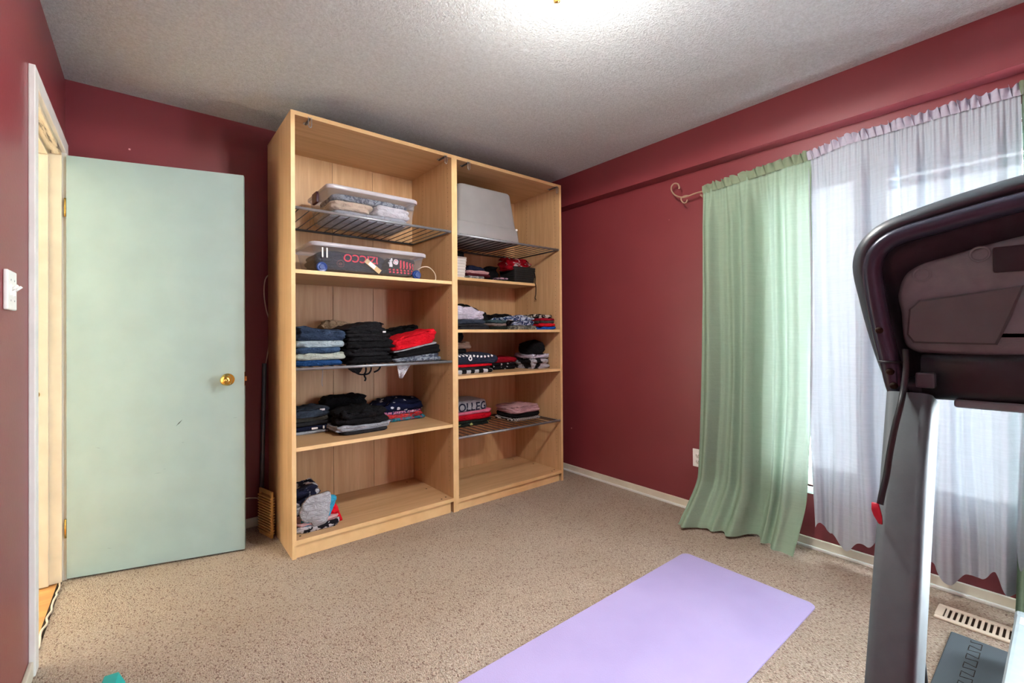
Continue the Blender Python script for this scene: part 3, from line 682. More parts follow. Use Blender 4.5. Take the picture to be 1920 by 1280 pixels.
garment('folded_trousers', 'black trousers rolled up behind the red top on the wire shelf', 'trousers', 1.245, 1.555, 2.955, 3.11, ZWB, 0.225, black, 33, 3, 0.013, slope1=0.03, dome=0.0, expo=3.5)
rp = pile(742, 832, 660, 2.605, 0.31, ZWB, [
 ('folded_shirt', 'grey patterned shirt at the bottom of the stack with the red top', 'shirt', 0.040, greyp, dict(layers=2, slope1=0.016)),
 ('folded_shirt', 'black shirt folded directly under the red top', 'shirt', 0.046, black, dict(layers=2, slope0=0.016, slope1=0.028, c=0.006)),
 ('folded_shirt', 'thin light grey shirt between the black shirt and the red top', 'shirt', 0.012, greyl, dict(layers=1, slope0=0.028, slope1=0.030, c=-0.03)),
 ('folded_shirt', 'bright red top folded over its stack on the wire shelf', 'top', 0.075, red, dict(layers=1, wr=0.010, slope0=0.030, slope1=0.042, c=-0.03, a=-0.02, dome=0.012))], 3)
# white cloth corner hanging below the wire shelf
def cloth(u, v):
    a, c = u, v
    top = Vector((ux(743, 690, 2.68)+(ux(778, 690, 2.68)-ux(743, 690, 2.68))*u, 2.68+0.03*u, ZWB+0.001-0.0022)); tip = Vector((ux(751, 714, 2.68), 2.68, ZWB-0.108))
    p = top.lerp(tip+Vector(((u-0.3)*0.03, 0, 0.01*abs(u-0.35))), v**0.8)
    p.y += 0.012*math.sin(u*9)*v; return p
wc = finish('white_cloth', grid(new_bm(), cloth, 14, 12), white, None, True); tag(wc, 'white cloth corner hanging down through the wire shelf', 'cloth')
m_ = wc.modifiers.new('thick', 'SOLIDIFY'); m_.thickness = 0.002

# --- board shelf below: slate stack, black pile, navy dotted stack
G = None
p5 = pile(553, 622, 790, 2.87, 0.235, ZL2, [
 ('folded_shirt', 'light grey garment at the bottom of the slate stack', 'shirt', 0.020, greyl, dict(layers=1)),
 ('folded_trousers', 'navy track trousers with white side print in the slate stack', 'trousers', 0.030, navy, dict(layers=1, c=0.01)),
 ('folded_trousers', 'charcoal trousers in the middle of the slate stack', 'trousers', 0.028, charcoal, dict(layers=1)),
 ('folded_trousers', 'olive grey trousers under the slate denim', 'trousers', 0.026, olive, dict(layers=1, c=0.005)),
 ('folded_trousers', 'slate blue denim trousers with a white tag on top of their stack', 'trousers', 0.046, slate, dict(layers=2, wr=0.010, dome=0.012, slope1=0.005))], 5, x0=WX+PT+0.03)
for k in (0, 1): boxo('white_stripe', 'print_white', 0.065+k*0.022, 0.075+k*0.022, -0.122, -0.117, 0.006, 0.024, p5[1], 0.002)
boxo('white_print', 'print_white', 0.0, 0.035, -0.123, -0.118, 0.008, 0.020, p5[1], 0.002)
boxo('white_tag', 'print_white', 0.055, 0.085, -0.112, -0.106, 0.034, 0.046, p5[4], 0.001)
p6 = pile(633, 738, 800, 2.668, 0.26, ZL2, [
 ('folded_trousers', 'charcoal trousers at the bottom of the pile under the black hoodie', 'trousers', 0.026, charcoal, dict(layers=1, a=0.03, c=-0.02)),
 ('folded_shirt', 'light grey marled shirt under the black hoodie', 'shirt', 0.030, greyl, dict(layers=2, wr=0.008, a=-0.01)),
 ('folded_hoodie', 'black hoodie on top of the light grey shirt', 'hoodie', 0.080, black, dict(layers=2, wr=0.014, dome=0.03, a=-0.005, c=-0.01, expo=3.2))], 6)
garment('folded_trousers', 'black trousers heaped at the back of the shelf behind the black hoodie', 'trousers', 0.86, 1.17, 2.945, 3.115, ZL2, 0.20, black, 61, 3, 0.014, dome=0.0, expo=3.2)
pile(716, 800, 790, 2.885, 0.225, ZL2, [
 ('folded_shirt', 'teal floral top at the bottom of the navy dotted stack', 'top', 0.024, tealf, dict(layers=1, a=0.03)),
 ('folded_shirt', 'coral red top under the pink floral one', 'top', 0.030, coral, dict(layers=1, wr=0.007)),
 ('folded_shirt', 'pink floral top under the navy dotted one', 'top', 0.018, pinkf, dict(layers=1, c=-0.01)),
 ('folded_shirt', 'navy top printed with small white motifs on its bright stack', 'top', 0.062, navyd, dict(layers=1, wr=0.009, dome=0.022, c=0.002, a=-0.015, yslope=0.012))], 7)

# --- floor panel of the wardrobe by the door: heap of tops
hp_ = pile(548, 645, 980, 2.612, 0.30, ZLB, [
 ('folded_shirt', 'white shirt with black lettering print at the bottom of the heap', 'shirt', 0.036, whitep, dict(layers=1, wr=0.009)),
 ('folded_shirt', 'pale pink shirt in the heap on the wardrobe floor', 'shirt', 0.022, pinkl, dict(layers=1, wr=0.008, c=-0.01, d0=0.012))], 8, x0=WX+PT+0.006)
def flatcloth(name, label, outline, Y, depth, mat, bulge, seed, back=0.8, dz=0.0):
    P = [on(u, v, 1, Y) for u, v in outline]; P = smoothpath([(p.x, 0, p.z+dz) for p in P+[P[0]]], 5)[:-1]
    c = sum(P, Vector())/len(P); rings = []
    for sc, y in ((back, depth), (0.97, depth*0.5), (1.0, 0.012), (0.97, 0.0), (0.86, -bulge*0.45), (0.66, -bulge*0.75), (0.42, -bulge*0.95), (0.18, -bulge)):
        r = []
        for p in P:
            q = c+(p-c)*sc; n = noise.noise_vector(Vector((q.x*24, seed, q.z*24))); n2 = noise.noise(Vector((q.x*60+q.z*35, seed, q.z*20)))
            r.append(Vector((q.x+n.x*0.004, Y+y+(n.y*0.010+n2*0.006)*(1 if sc < 0.99 else 0.4), max(q.z+n.z*0.004, ZLB+0.002))))
        rings.append(r)
    o = finish(name, loft(new_bm(), rings), mat, None, True); return tag(o, label, 'shirt')
garment('folded_shirt', 'navy and white patterned shirt at the back of the heap', 'shirt', WX+PT+0.008, 0.80, 2.735, 2.93, ZLB+0.056, 0.150, navyw, 85, 3, 0.012, dome=0.0, slope1=0.01, expo=4)
flatcloth('draped_shirt', 'red shirt sticking out of the side of the heap', ((628, 943), (634, 950), (638, 962), (643, 974), (632, 979), (618, 977), (600, 975), (600, 950)), 2.675, 0.05, red, 0.012, 4)
flatcloth('draped_shirt', 'cyan shirt showing behind the light grey one in the heap', ((566, 975), (575, 950), (612, 930), (631, 930), (629, 942), (621, 962), (616, 984), (596, 986), (566, 989)), 2.645, 0.022, cyan, 0.010, 5)
flatcloth('draped_shirt', 'light grey shirt draped over the front of the heap', ((567, 945), (580, 932), (600, 925), (620, 922), (620, 945), (617, 968), (609, 981), (590, 990), (583, 981), (568, 978), (562, 961)), 2.622, 0.018, greyt, 0.016, 6)

# --- bins
def bin_(name, label, x0, x1, y0, y1, z0, h, lidm, wheels=False):
    root = thing(name, label, 'storage box', ((x0+x1)/2, (y0+y1)/2, z0)); w, d = (x1-x0)/2, (y1-y0)/2
    zz = 0.022 if wheels else 0.0
    rings = []
    for sc, z in ((0.90, zz), (0.915, zz+0.006), (0.975, h-0.02), (0.995, h-0.014), (1.0, h-0.004)):
        rings.append([Vector((x, y, z)) for x, y in rrect(w*sc, d*(1-(1-sc)*w/d), 0.035)])
    body = finish('box_body', loft(new_bm(), rings, True, False), 'clear_plastic', root, True)
    lr = [[Vector((x, y, z)) for x, y in rrect(w*a+e, d*a+e, 0.04)] for a, e, z in ((1, 0.004, h-0.014), (1, 0.007, h-0.010), (1, 0.007, h+0.004), (1, 0.002, h+0.010), (1, -0.012, h+0.010), (1, -0.02, h+0.004), (0.5, -0.02, h+0.004))]
    lid = finish('lid', loft(new_bm(), lr, False, True), lidm, root, True)
    return root, body, lid
bx, body, lid = bin_('storage_box', 'clear plastic box of clothes on the upper wire shelf', 0.803, 1.365, 2.645, 3.055, ZWA, 0.165, 'lid_plastic')
for y in (-0.0,): boxo('latch', 'maroon_latch', -0.30, -0.283, -0.045, 0.045, 0.10, 0.165, bx, 0.004)
garment('packed_clothes', 'light grey clothes at the bottom inside the clear box on the wire shelf', 'clothes', 0.834, 1.335, 2.678, 3.025, ZWA+0.003, 0.045, greyl, 71, 1, 0.004)
garment('packed_clothes', 'tan clothes packed inside the clear box on the wire shelf', 'clothes', 0.828, 1.09, 2.670, 3.03, ZWA+0.047, 0.056, beige, 72, 2, 0.005)
garment('packed_clothes', 'white shirts packed inside the clear box on the wire shelf', 'clothes', 1.09, 1.34, 2.670, 3.03, ZWA+0.047, 0.064, white, 73, 2, 0.005)
garment('packed_clothes', 'grey patterned garment on top inside the clear box on the wire shelf', 'clothes', 0.84, 1.33, 2.69, 3.02, ZWA+0.111, 0.034, greyp, 74, 1, 0.004)
bx, body, lid = bin_('storage_box', 'clear wheeled box of jerseys on the board shelf under the wire shelf', 0.705, 1.408, 2.612, 2.985, ZL1, 0.160, 'lid_plastic', True)
wl = None
for x in (-0.295, 0.285):
    for y in (-0.176, 0.176):
        s = 1 if y > 0 else -1
        b = lathe(new_bm(), [(0, -0.009), (0.014, -0.009), (0.016, -0.005), (0.026, -0.007), (0.0295, -0.003), (0.0295, 0.007), (0, 0.007)], (x, y, 0.03), 'y', 24)
        finish('wheel', b, 'blue_wheel', bx, False)
for x in (-0.292, -0.268): boxo('rib', 'white_plastic', x-0.004, x+0.004, -0.1815, -0.179, 0.085, 0.14, bx, 0.001)
pk = garment('packed_clothes', 'dark navy jersey with red upside-down lettering inside the wheeled box', 'clothes', 0.750, 1.155, 2.655, 2.945, ZL1+0.026, 0.108, fab('navy_jersey', srgb(44, 50, 66)), 75, 3, 0.003, expo=9)
pk2 = garment('packed_clothes', 'black and red striped jersey inside the wheeled box', 'clothes', 1.16, 1.358, 2.655, 2.945, ZL1+0.026, 0.108, fab('black_jersey', srgb(30, 28, 36)), 76, 3, 0.003, expo=9)
def bvh_of(o):
    me = o.data; return BVHTree.FromPolygons([v.co.copy() for v in me.vertices], [list(p.vertices) for p in me.polygons])
def wrap(o, target, lift=0.003):
    """press flat print (made in the target's own space, facing -y) onto the garment front"""
    t = bvh_of(target); bm = bmesh.new(); bm.from_mesh(o.data); miss = []
    for v in bm.verts:
        hit = t.ray_cast(Vector((v.co.x, -1.0, v.co.z)), Vector((0, 1, 0)))
        if hit[0] is not None and hit[0].y < 0.0: v.co.y = hit[0].y-lift
        else: miss.append(v)
    bmesh.ops.delete(bm, geom=miss, context='VERTS'); bm.to_mesh(o.data); bm.free()
    return o
def text_mesh(name, body, size, mat, parent, M4, ext=0.0):
    cu = bpy.data.curves.new('txt', 'FONT'); cu.body = body; cu.size = size; cu.align_x = 'CENTER'; cu.align_y = 'CENTER'; cu.extrude = ext; cu.resolution_u = 4; cu.offset = size*0.018
    tmp = bpy.data.objects.new('txt', cu); COL.objects.link(tmp)
    dg = bpy.context.evaluated_depsgraph_get(); dg.update()
    me = bpy.data.meshes.new_from_object(tmp.evaluated_get(dg)); bpy.data.objects.remove(tmp)
    bm = bmesh.new(); bm.from_mesh(me); bpy.data.meshes.remove(me)
    bmesh.ops.triangulate(bm, faces=bm.faces); 
    for _ in range(2):
        es = [e for e in bm.edges if e.calc_length() > size*0.16]
        if es: bmesh.ops.subdivide_edges(bm, edges=es, cuts=1)
    bmesh.ops.transform(bm, matrix=M4, verts=bm.verts)
    return finish(name, bm, mat, parent)
def front(x, z, flip=False):
    m = Matrix.Translation((x, -0.5, z)) @ Matrix.Rotation(R(90), 4, 'X')
    return m @ Matrix.Rotation(R(180), 4, 'Z') if flip else m
wrap(text_mesh('lettering', 'IZICCO', 0.062, 'print_red', pk, front(0.045, 0.078, True)), pk)
def disc(name, x, z, r, mat, parent, rin=0.0, n=28):
    b = new_bm()
    A = [b.verts.new((x+r*math.cos(2*math.pi*k/n), -0.5, z+r*math.sin(2*math.pi*k/n))) for k in range(n)]
    if rin:
        B = [b.verts.new((x+rin*math.cos(2*math.pi*k/n), -0.5, z+rin*math.sin(2*math.pi*k/n))) for k in range(n)]
        for k in range(n): b.faces.new((A[k], A[(k+1) % n], B[(k+1) % n], B[k]))
    else:
        B = [b.verts.new((x+r*0.5*math.cos(2*math.pi*k/n), -0.5, z+r*0.5*math.sin(2*math.pi*k/n))) for k in range(n)]
        for k in range(n): b.faces.new((A[k], A[(k+1) % n], B[(k+1) % n], B[k]))
        b.faces.new(B)
    return wrap(finish(name, b, mat, parent), parent)
disc('crest', -0.075, 0.038, 0.022, 'maroon_latch', pk, 0.017); disc('crest', -0.075, 0.038, 0.011, 'maroon_latch', pk)
def flat(name, x0, x1, z0, z1, mat, parent, n=4, rot=0.0):
    b = grid(new_bm(), lambda u, v: Vector((x0+(x1-x0)*u, -0.5, z0+(z1-z0)*v)), n, n)
    if rot: bmesh.ops.rotate(b, verts=b.verts, cent=((x0+x1)/2, 0, (z0+z1)/2), matrix=Matrix.Rotation(rot, 3, 'Y'))
    return wrap(finish(name, b, mat, parent), parent)
disc('emblem', -0.045, 0.078, 0.0175, 'print_white', pk2); disc('emblem', -0.045, 0.078, 0.013, 'print_red', pk2, 0.009)
flat('white_panel', -0.088, -0.068, 0.045, 0.10, 'print_white', pk2)
for k in range(5): flat('stripe', -0.018+k*0.022, -0.007+k*0.022, 0.040, 0.092-0.004*k, 'print_red', pk2)
for k in range(14): 
    random.seed(100+k); flat('stripe', -0.086+(k % 7)*0.025, -0.073+(k % 7)*0.025, 0.010+(k//7)*0.016, 0.020+(k//7)*0.016, 'print_red', pk2, 3, random.uniform(-0.5, 0.5))
tp = boxo('paper_band', 'paper_tan', -0.055, 0.055, -0.0015, 0, -0.014, 0.014); tp.location = (1.06, 2.6335, ZL1+0.062); tp.rotation_euler.y = R(36); tag(tp, 'tan paper strip with a white label stuck on the wheeled box', 'paper')
boxo('white_label', 'sticker', -0.03, 0.015, -0.0025, -0.0015, -0.011, 0.011, tp)
# cable loop beside the wheeled box
cpts = [(1.415, 2.75, ZL1+0.085), (1.45, 2.745, ZL1+0.105), (1.495, 2.74, ZL1+0.105), (1.53, 2.735, ZL1+0.075), (1.54, 2.73, ZL1+0.04), (1.525, 2.72, ZL1+0.010), (1.50, 2.72, ZL1+0.004), (1.44, 2.76, ZL1+0.004)]
tag(tubeo('cable_loop', 'cable_white', smoothpath(cpts, 6), 0.0035, None, 8), 'cream cable loop standing on the shelf beside the wheeled box', 'cable')
# grey tote, upside down on the wire shelf
tr_ = thing('grey_tote', 'grey plastic tote turned upside down on the upper wire shelf', 'tote', (1.925, 2.835, ZWC))
rings = []
for w_, d_, z, r in ((0.278, 0.218, 0.0, 0.03), (0.28, 0.22, 0.004, 0.03), (0.272, 0.212, 0.10, 0.035), (0.266, 0.206, 0.104, 0.035), (0.262, 0.202, 0.108, 0.035), (0.232, 0.172, 0.365, 0.035), (0.224, 0.164, 0.378, 0.035), (0.205, 0.145, 0.383, 0.035)):
    rings.append([Vector((x, y, z)) for x, y in rrect(w_, d_, r)])
finish('tote_body', loft(new_bm(), rings), 'grey_tote', tr_, True)
for s in (-1, 1): boxo('handle_lip', 'grey_tote', s*0.268-0.012, s*0.268+0.012, -0.06, 0.06, 0.06, 0.085, tr_, 0.005)
lt = finish('latch_notch', lathe(new_bm(), [(0, -0.006), (0.008, -0.006), (0.010, 0), (0, 0)], (0.245, -0.213, 0.10), 'y', 14), 'white_plastic', tr_, True)

# --- narrow shelf contents
def basket(name, label, x0, x1, y0, y1, z0, h, mat, taper=0.9):
    root = thing(name, label, 'basket', ((x0+x1)/2, (y0+y1)/2, z0)); w, d = (x1-x0)/2, (y1-y0)/2
    o = [[Vector((x, y, z)) for x, y in rrect(w*s, d*s, 0.015)] for s, z in ((taper, 0), (1, h))]
    i = [[Vector((x, y, z)) for x, y in rrect(w*s-0.008, d*s-0.008, 0.012)] for s, z in ((1, h), (taper, 0.008))]
    finish('woven_body', loft(new_bm(), o+i), mat, root)
    rim = [Vector((x, y, h)) for x, y in rrect(w-0.004, d-0.004, 0.014)]
    tubeo('rim', mat, rim, 0.007, root, 8, True)
    b = None
    for k in range(1, 7):
        s = taper+(1-taper)*k/7
        tubeo('weave_band', mat, [Vector((x, y, h*k/7)) for x, y in rrect(w*s, d*s, 0.015)], 0.004, root, 6, True)
    return root
basket('woven_basket', 'white woven basket at the end of the narrow shelf by the wardrobe divider', 1.66, 1.885, 2.862, 3.09, ZR1, 0.15, 'basket_white')
garment('folded_shirt', 'black garment piled in the white woven basket', 'clothes', 1.672, 1.905, 2.875, 3.06, ZR1+0.085, 0.115, black, 77, 1, 0.012, dome=0.02, expo=3)
x9 = lambda u: ux(u, 505, 2.86)
pile(876, 912, 505, 2.862, 0.20, ZR1, [
 ('folded_shirt', 'white and grey printed top at the bottom of the narrow shelf stack', 'top', 0.022, greyw, dict(layers=1)),
 ('folded_shirt', 'maroon top on the narrow shelf', 'top', 0.022, maroon, dict(layers=1, c=0.07)),
 ('folded_shirt', 'white and pink top under the navy one on the narrow shelf', 'top', 0.022, pinkl, dict(layers=1, c=0.05)),
 ('folded_shirt', 'navy top folded beside the white woven basket', 'top', 0.034, navy, dict(layers=1, wr=0.009, dome=0.01, slope1=-0.01))], 9, x0=1.895)
pile(915, 958, 515, 2.862, 0.12, ZR1, [
 ('folded_shirt', 'black top lying flat between the basket and the folded navy top', 'top', 0.014, black, dict(layers=1)),
 ('folded_shirt', 'pink patterned top lying flat on the narrow shelf', 'top', 0.020, pinkpat, dict(layers=1, c=-0.02))], 10, x0=2.20)
basket('woven_basket', 'black woven basket holding the red jersey on the narrow shelf', 2.335, 2.566, 2.845, 3.06, ZR1, 0.122, 'basket_black')
garment('jersey', 'red jersey with white piping heaped in the black woven basket', 'jersey', 2.27, 2.563, 2.855, 3.05, ZR1+0.100, 0.092, redj, 78, 2, 0.016, dome=0.02, expo=3.2)
garment('bag', 'black fabric bag slumped beside the black woven basket', 'bag', 2.12, 2.325, 2.99, 3.12, ZR1, 0.12, black, 79, 1, 0.014, dome=0.02, expo=3, slope1=0.03)
cc = tubeo('drawcord', black, smoothpath([(2.548, 2.85, ZR1+0.10), (2.556, 2.842, ZR1+0.05), (2.552, 2.842, ZR1+0.01), (2.555, 2.835, ZR1-0.03), (2.550, 2.832, ZR1-0.09), (2.541, 2.832, ZR1-0.125), (2.553, 2.832, ZR1-0.138)], 5), 0.0036, None, 6)
tag(cc, 'black cord hanging from the black woven basket over the shelf edge', 'cord')

# --- shelf at eye level in the wardrobe by the red wall
pile(856, 914, 605, 2.60, 0.30, ZR2, [
 ('folded_trousers', 'charcoal trousers at the bottom under the lavender shirt', 'trousers', 0.040, charcoal, dict(layers=2, wr=0.008, c=0.03)),
 ('folded_trousers', 'dark slate trousers directly under the lavender shirt', 'trousers', 0.032, slate, dict(layers=1, c=0.0)),
 ('folded_shirt', 'lavender white shirt on top of the charcoal trousers', 'shirt', 0.082, lav, dict(layers=1, wr=0.010, slope1=-0.022, dome=0.012))], 11, x0=WX+1+PT+0.01)
pile(912, 943, 605, 2.66, 0.24, ZR2, [
 ('folded_trousers', 'olive dark trousers at the bottom of the small teal stack', 'trousers', 0.026, dgreen, dict(layers=1)),
 ('folded_shirt', 'taupe shirt under the teal one', 'shirt', 0.024, taupe, dict(layers=1)),
 ('folded_shirt', 'teal grey shirt on the small stack beside the lavender shirt', 'shirt', 0.024, tealg, dict(layers=1)),
 ], 12, x0=1.975, x1=2.125)
garment('folded_jacket', 'black jacket slumped at the back of the shelf behind the teal shirt', 'jacket', 1.90, 2.165, 2.925, 3.115, ZR2, 0.165, fab('jacket', srgb(40, 44, 44)), 121, 2, 0.014, slope1=-0.055, dome=0.0, expo=3)
pile(957, 1010, 605, 2.62, 0.27, ZR2, [
 ('folded_shorts', 'grey camouflage shorts under the tie-dye pair', 'shorts', 0.034, camog, dict(layers=2, c=0.01)),
 ('folded_shorts', 'pale blue tie-dye shorts on top of the camouflage ones', 'shorts', 0.034, tie2, dict(layers=2, wr=0.009, c=-0.01)),
 ('folded_shorts', 'dark blue tie-dye shorts on top of the pale tie-dye pair', 'shorts', 0.034, tie, dict(layers=1, wr=0.010, dome=0.016, a=-0.05, c=-0.02))], 13, x0=2.15, x1=2.385)
garment('folded_shirt', 'black shirt lying behind the tie-dye shorts', 'shirt', 2.185, 2.40, 2.925, 3.10, ZR2, 0.13, black, 131, 2, 0.010, dome=0.01, expo=3.4)
pile(1010, 1046, 605, 2.60, 0.27, ZR2, [
 ('folded_shirt', 'royal blue shirt at the bottom of the stack with red shirts', 'shirt', 0.024, blue, dict(layers=1, a=0.01)),
 ('folded_shirt', 'red shirt directly on the royal blue one', 'shirt', 0.026, red, dict(layers=1)),
 ('folded_shirt', 'grey shirt between the two red shirts', 'shirt', 0.024, olive, dict(layers=1, a=0.01)),
 ('folded_shirt', 'red shirt under the black and cream patterned one', 'shirt', 0.020, crimson, dict(layers=1)),
 ('folded_shirt', 'black and cream patterned shirt on top of the red shirts', 'shirt', 0.030, bwp, dict(layers=1, wr=0.008, dome=0.01, d0=0.03))], 14, x0=2.40, x1=2.563)

# --- next shelf down
sw_ = pile(856, 940, 690, 2.665, 0.30, ZR3, [
 ('folded_trousers', 'black track trousers with pale stripe at the bottom under the navy sweater', 'trousers', 0.028, fab('black_track', srgb(28, 28, 32), 'stripes', srgb(206, 210, 218), scale=0.3), dict(layers=1, c=-0.03)),
 ('folded_shirt', 'charcoal shirt under the thin red layer below the navy sweater', 'shirt', 0.022, charcoal, dict(layers=1, c=-0.05)),
 ('folded_shirt', 'red shirt showing as a thin layer under the navy sweater', 'shirt', 0.018, red, dict(layers=1, c=-0.03)),
 ('folded_sweater', 'navy sweater with white lettering folded on its stack', 'sweater', 0.070, fab('navy_sweat', srgb(46, 54, 74)), dict(layers=1, wr=0.006, dome=0.014, c=0.0))], 15, x0=WX+1+PT+0.008, x1=2.03)
random.seed(5)
for k in range(11): flat('print_stroke', -0.17+k*0.030, -0.155+k*0.030, 0.052+0.006*math.sin(k*0.6), 0.066+0.006*math.sin(k*0.6), 'print_white', sw_[3], 3, random.uniform(-0.8, 0.8))
disc('print_oval', -0.045, 0.042, 0.017, 'print_white', sw_[3], 0.008)
zz = ZR3+0.138
garment('folded_shirt', 'black folded top directly on the navy sweater', 'top', 1.625, 1.80, 2.72, 2.93, zz+0.004, 0.034, black, 151, 1, 0.006)
garment('rolled_towel', 'beige garment rolled up under the black cap', 'clothes', 1.625, 1.87, 2.74, 2.93, zz+0.037, 0.048, beige, 152, 1, 0.008, expo=3.4)
garment('cap', 'black rounded cap on top of the beige roll', 'cap', 1.622, 1.79, 2.73, 2.92, zz+0.084, 0.078, black, 153, 1, 0.006, dome=0.022, expo=2.6)
pile(942, 985, 690, 2.80, 0.26, ZR3, [
 ('folded_shirt', 'black shirt with small white print under the dark red one', 'shirt', 0.055, fab('black_print', srgb(26, 24, 28), 'dots', srgb(190, 190, 196), scale=1.0), dict(layers=2)),
 ('folded_shirt', 'dark red shirt folded beside the black and white bundle', 'shirt', 0.040, crimson, dict(layers=1, dome=0.012, wr=0.008))], 16, x0=2.085, x1=2.335)
pile(985, 1042, 690, 2.66, 0.27, ZR3, [
 ('folded_shirt', 'black shirt rolled at the bottom of the black and white bundle', 'shirt', 0.085, fab('black_bw', srgb(28, 28, 32), 'camo', srgb(190, 190, 200), scale=0.3), dict(layers=2, wr=0.012)),
 ('folded_shirt', 'white shirt tucked in the middle of the black and white bundle', 'shirt', 0.034, lav, dict(layers=1, wr=0.010, c=0.005)),
 ('folded_shirt', 'black top with yellow loop crowning the black and white bundle', 'shirt', 0.082, black, dict(layers=1, wr=0.014, dome=0.03, a=0.03, c=-0.02, expo=2.8))], 17, x0=2.355, x1=2.56)

# --- lower wire shelf in the wardrobe by the red wall
cs = pile(856, 918, 800, 2.80, 0.27, ZWD_, [
 ('folded_shirt', 'black shirt with yellow print at the bottom under the red shirt', 'shirt', 0.046, grn, dict(layers=2, c=0.0)),
 ('folded_shirt', 'red shirt between the pink and the black shirts on the wire shelf', 'shirt', 0.042, fab('red_deep', srgb(206, 14, 40)), dict(layers=1, c=0.01)),
 ('folded_shirt', 'pink shirt directly under the white college sweatshirt', 'shirt', 0.026, pinkh, dict(layers=1)),
 ('folded_sweatshirt', 'white sweatshirt with navy college lettering on top of its stack', 'sweatshirt', 0.075, greyt, dict(layers=1, wr=0.0022, dome=0.016, c=-0.03))], 18, x0=WX+1+PT+0.012, x1=2.075)
wrap(text_mesh('lettering', 'COLLEGE', 0.084, 'print_navy', cs[3], front(ux(885, 768, 2.80)-cs[3].location.x, 0.030)), cs[3])
pile(946, 1020, 780, 2.70, 0.27, ZWD_, [
 ('folded_shirt', 'black and white striped shirt at the bottom under the pink sweater', 'shirt', 0.026, bws, dict(layers=1, wr=0.008)),
 ('folded_shirt', 'black shirt in the middle under the pink sweater', 'shirt', 0.036, black, dict(layers=1, wr=0.006)),
 ('folded_sweater', 'dusty pink sweater folded on top of the black shirt', 'sweater', 0.050, fab('dusty_pink', srgb(206, 164, 170)), dict(layers=2, wr=0.009, dome=0.016))], 19, x0=2.20, x1=2.50)

# ------------------------------------------------------------------ things in the corner behind the door
gr = tubeo('metal_pole', 'grey_tube', [(0.543, 3.125, 0.004), (0.572, 3.160, 1.0)], 0.0125, None, 14); tag(gr, 'grey metal wardrobe rail leaning upright in the corner behind the door', 'pole')
vt = thing('wooden_vent', 'oak slatted floor vent cover standing on edge against the wardrobe side', 'vent cover', (0.546, 2.985, 0.0)); vt.rotation_euler.z = R(15)
b = new_bm(); box(b, -0.006, 0.006, -0.075, -0.060, 0.0, 0.268, 0.002, 1); box(b, -0.006, 0.006, 0.060, 0.075, 0.0, 0.268, 0.002, 1); box(b, -0.006, 0.006, -0.060, 0.060, 0.0, 0.016, 0.002, 1); box(b, -0.006, 0.006, -0.060, 0.060, 0.246, 0.268, 0.002, 1)
finish('vent_frame', b, 'vent_oak', vt)
sm = None
for k in range(14):
    if sm is None: o = boxo('slat', 'vent_oak', -0.014, 0.014, -0.0745, 0.0745, 0.0, 0.008, vt, 0.002, 1); sm = o.data
    else: o = bpy.data.objects.new('slat', sm); COL.objects.link(o); o.parent = vt
    o.location.z = 0.022+k*0.0158
cb = [on(u, v, 1, 3.168) for u, v in ((517, 590), (521, 560), (521, 535), (515, 519), (505, 515), (497, 525), (495, 550), (499, 580), (506, 605), (507, 630), (503, 655), (497, 690), (494, 720), (497, 738))]
tag(tubeo('wall_cable', 'cable_white', smoothpath(cb, 5), 0.0034, None, 8), 'white cable looped on the red wall beside the wardrobe', 'cable')
cb = [on(u, v, 1, 3.168) for u, v in ((440, 945), (452, 937), (462, 934), (474, 933), (487, 934), (500, 936))]
tag(tubeo('floor_cable', 'cable_white', smoothpath(cb, 5), 0.0036, None, 8), 'white cable running low along the red wall behind the door', 'cable')

# ------------------------------------------------------------------ yoga mat
def matsheet(name, label, cat, x0, x1, y0, y1, h, rad, mat, wob=0.002):
    out = rrect((x1-x0)/2, (y1-y0)/2, rad, 8); n = len(out); rings = []
    for ins, z in ((0.003, 0.0), (0, 0.0015), (0, h-0.0015), (0.002, h)):
        rings.append([Vector((x*(1-ins), y*(1-ins), z)) for x, y in out])
    for s in (0.9, 0.6, 0.3): rings.append([Vector((x*s, y*s, h+wob*noise.noise(Vector((x*s*5, y*s*5, 1))))) for x, y in out])
    o = finish(name, loft(new_bm(), rings), mat, None, False); o.location = ((x0+x1)/2, (y0+y1)/2, 0.0005); return tag(o, label, cat)
matsheet('yoga_mat', 'lilac foam yoga mat lying flat on the carpet', 'yoga mat', 0.40, 2.222, 0.692, 1.302, 0.007, 0.035, 'yoga')

# foam puzzle mat under the treadmill
fm = thing('foam_mat', 'charcoal interlocking foam floor mat under the treadmill', 'foam mat', (1.45, -0.2, 0))
boxo('mat_tile', 'foam', 0.34, 0.97, -0.51, 0.505, 0.0, 0.010, fm, 0.003, 1)
boxo('mat_tile', 'foam', -0.35, 0.337, -0.51, 0.505, 0.0, 0.010, fm, 0.003, 1)
# jigsaw seam near the long edge
pts = []
y_e = 0.448
for k in range(13):
    x = 0.95-k*0.066
    pts += [(x, y_e, 0.0103), (x-0.012, y_e, 0.0103), (x-0.004, y_e-0.030, 0.0103), (x-0.048, y_e-0.030, 0.0103), (x-0.040, y_e, 0.0103)]
tubeo('jigsaw_seam', 'dark_hole', pts, 0.0013, fm, 5, smooth=False)

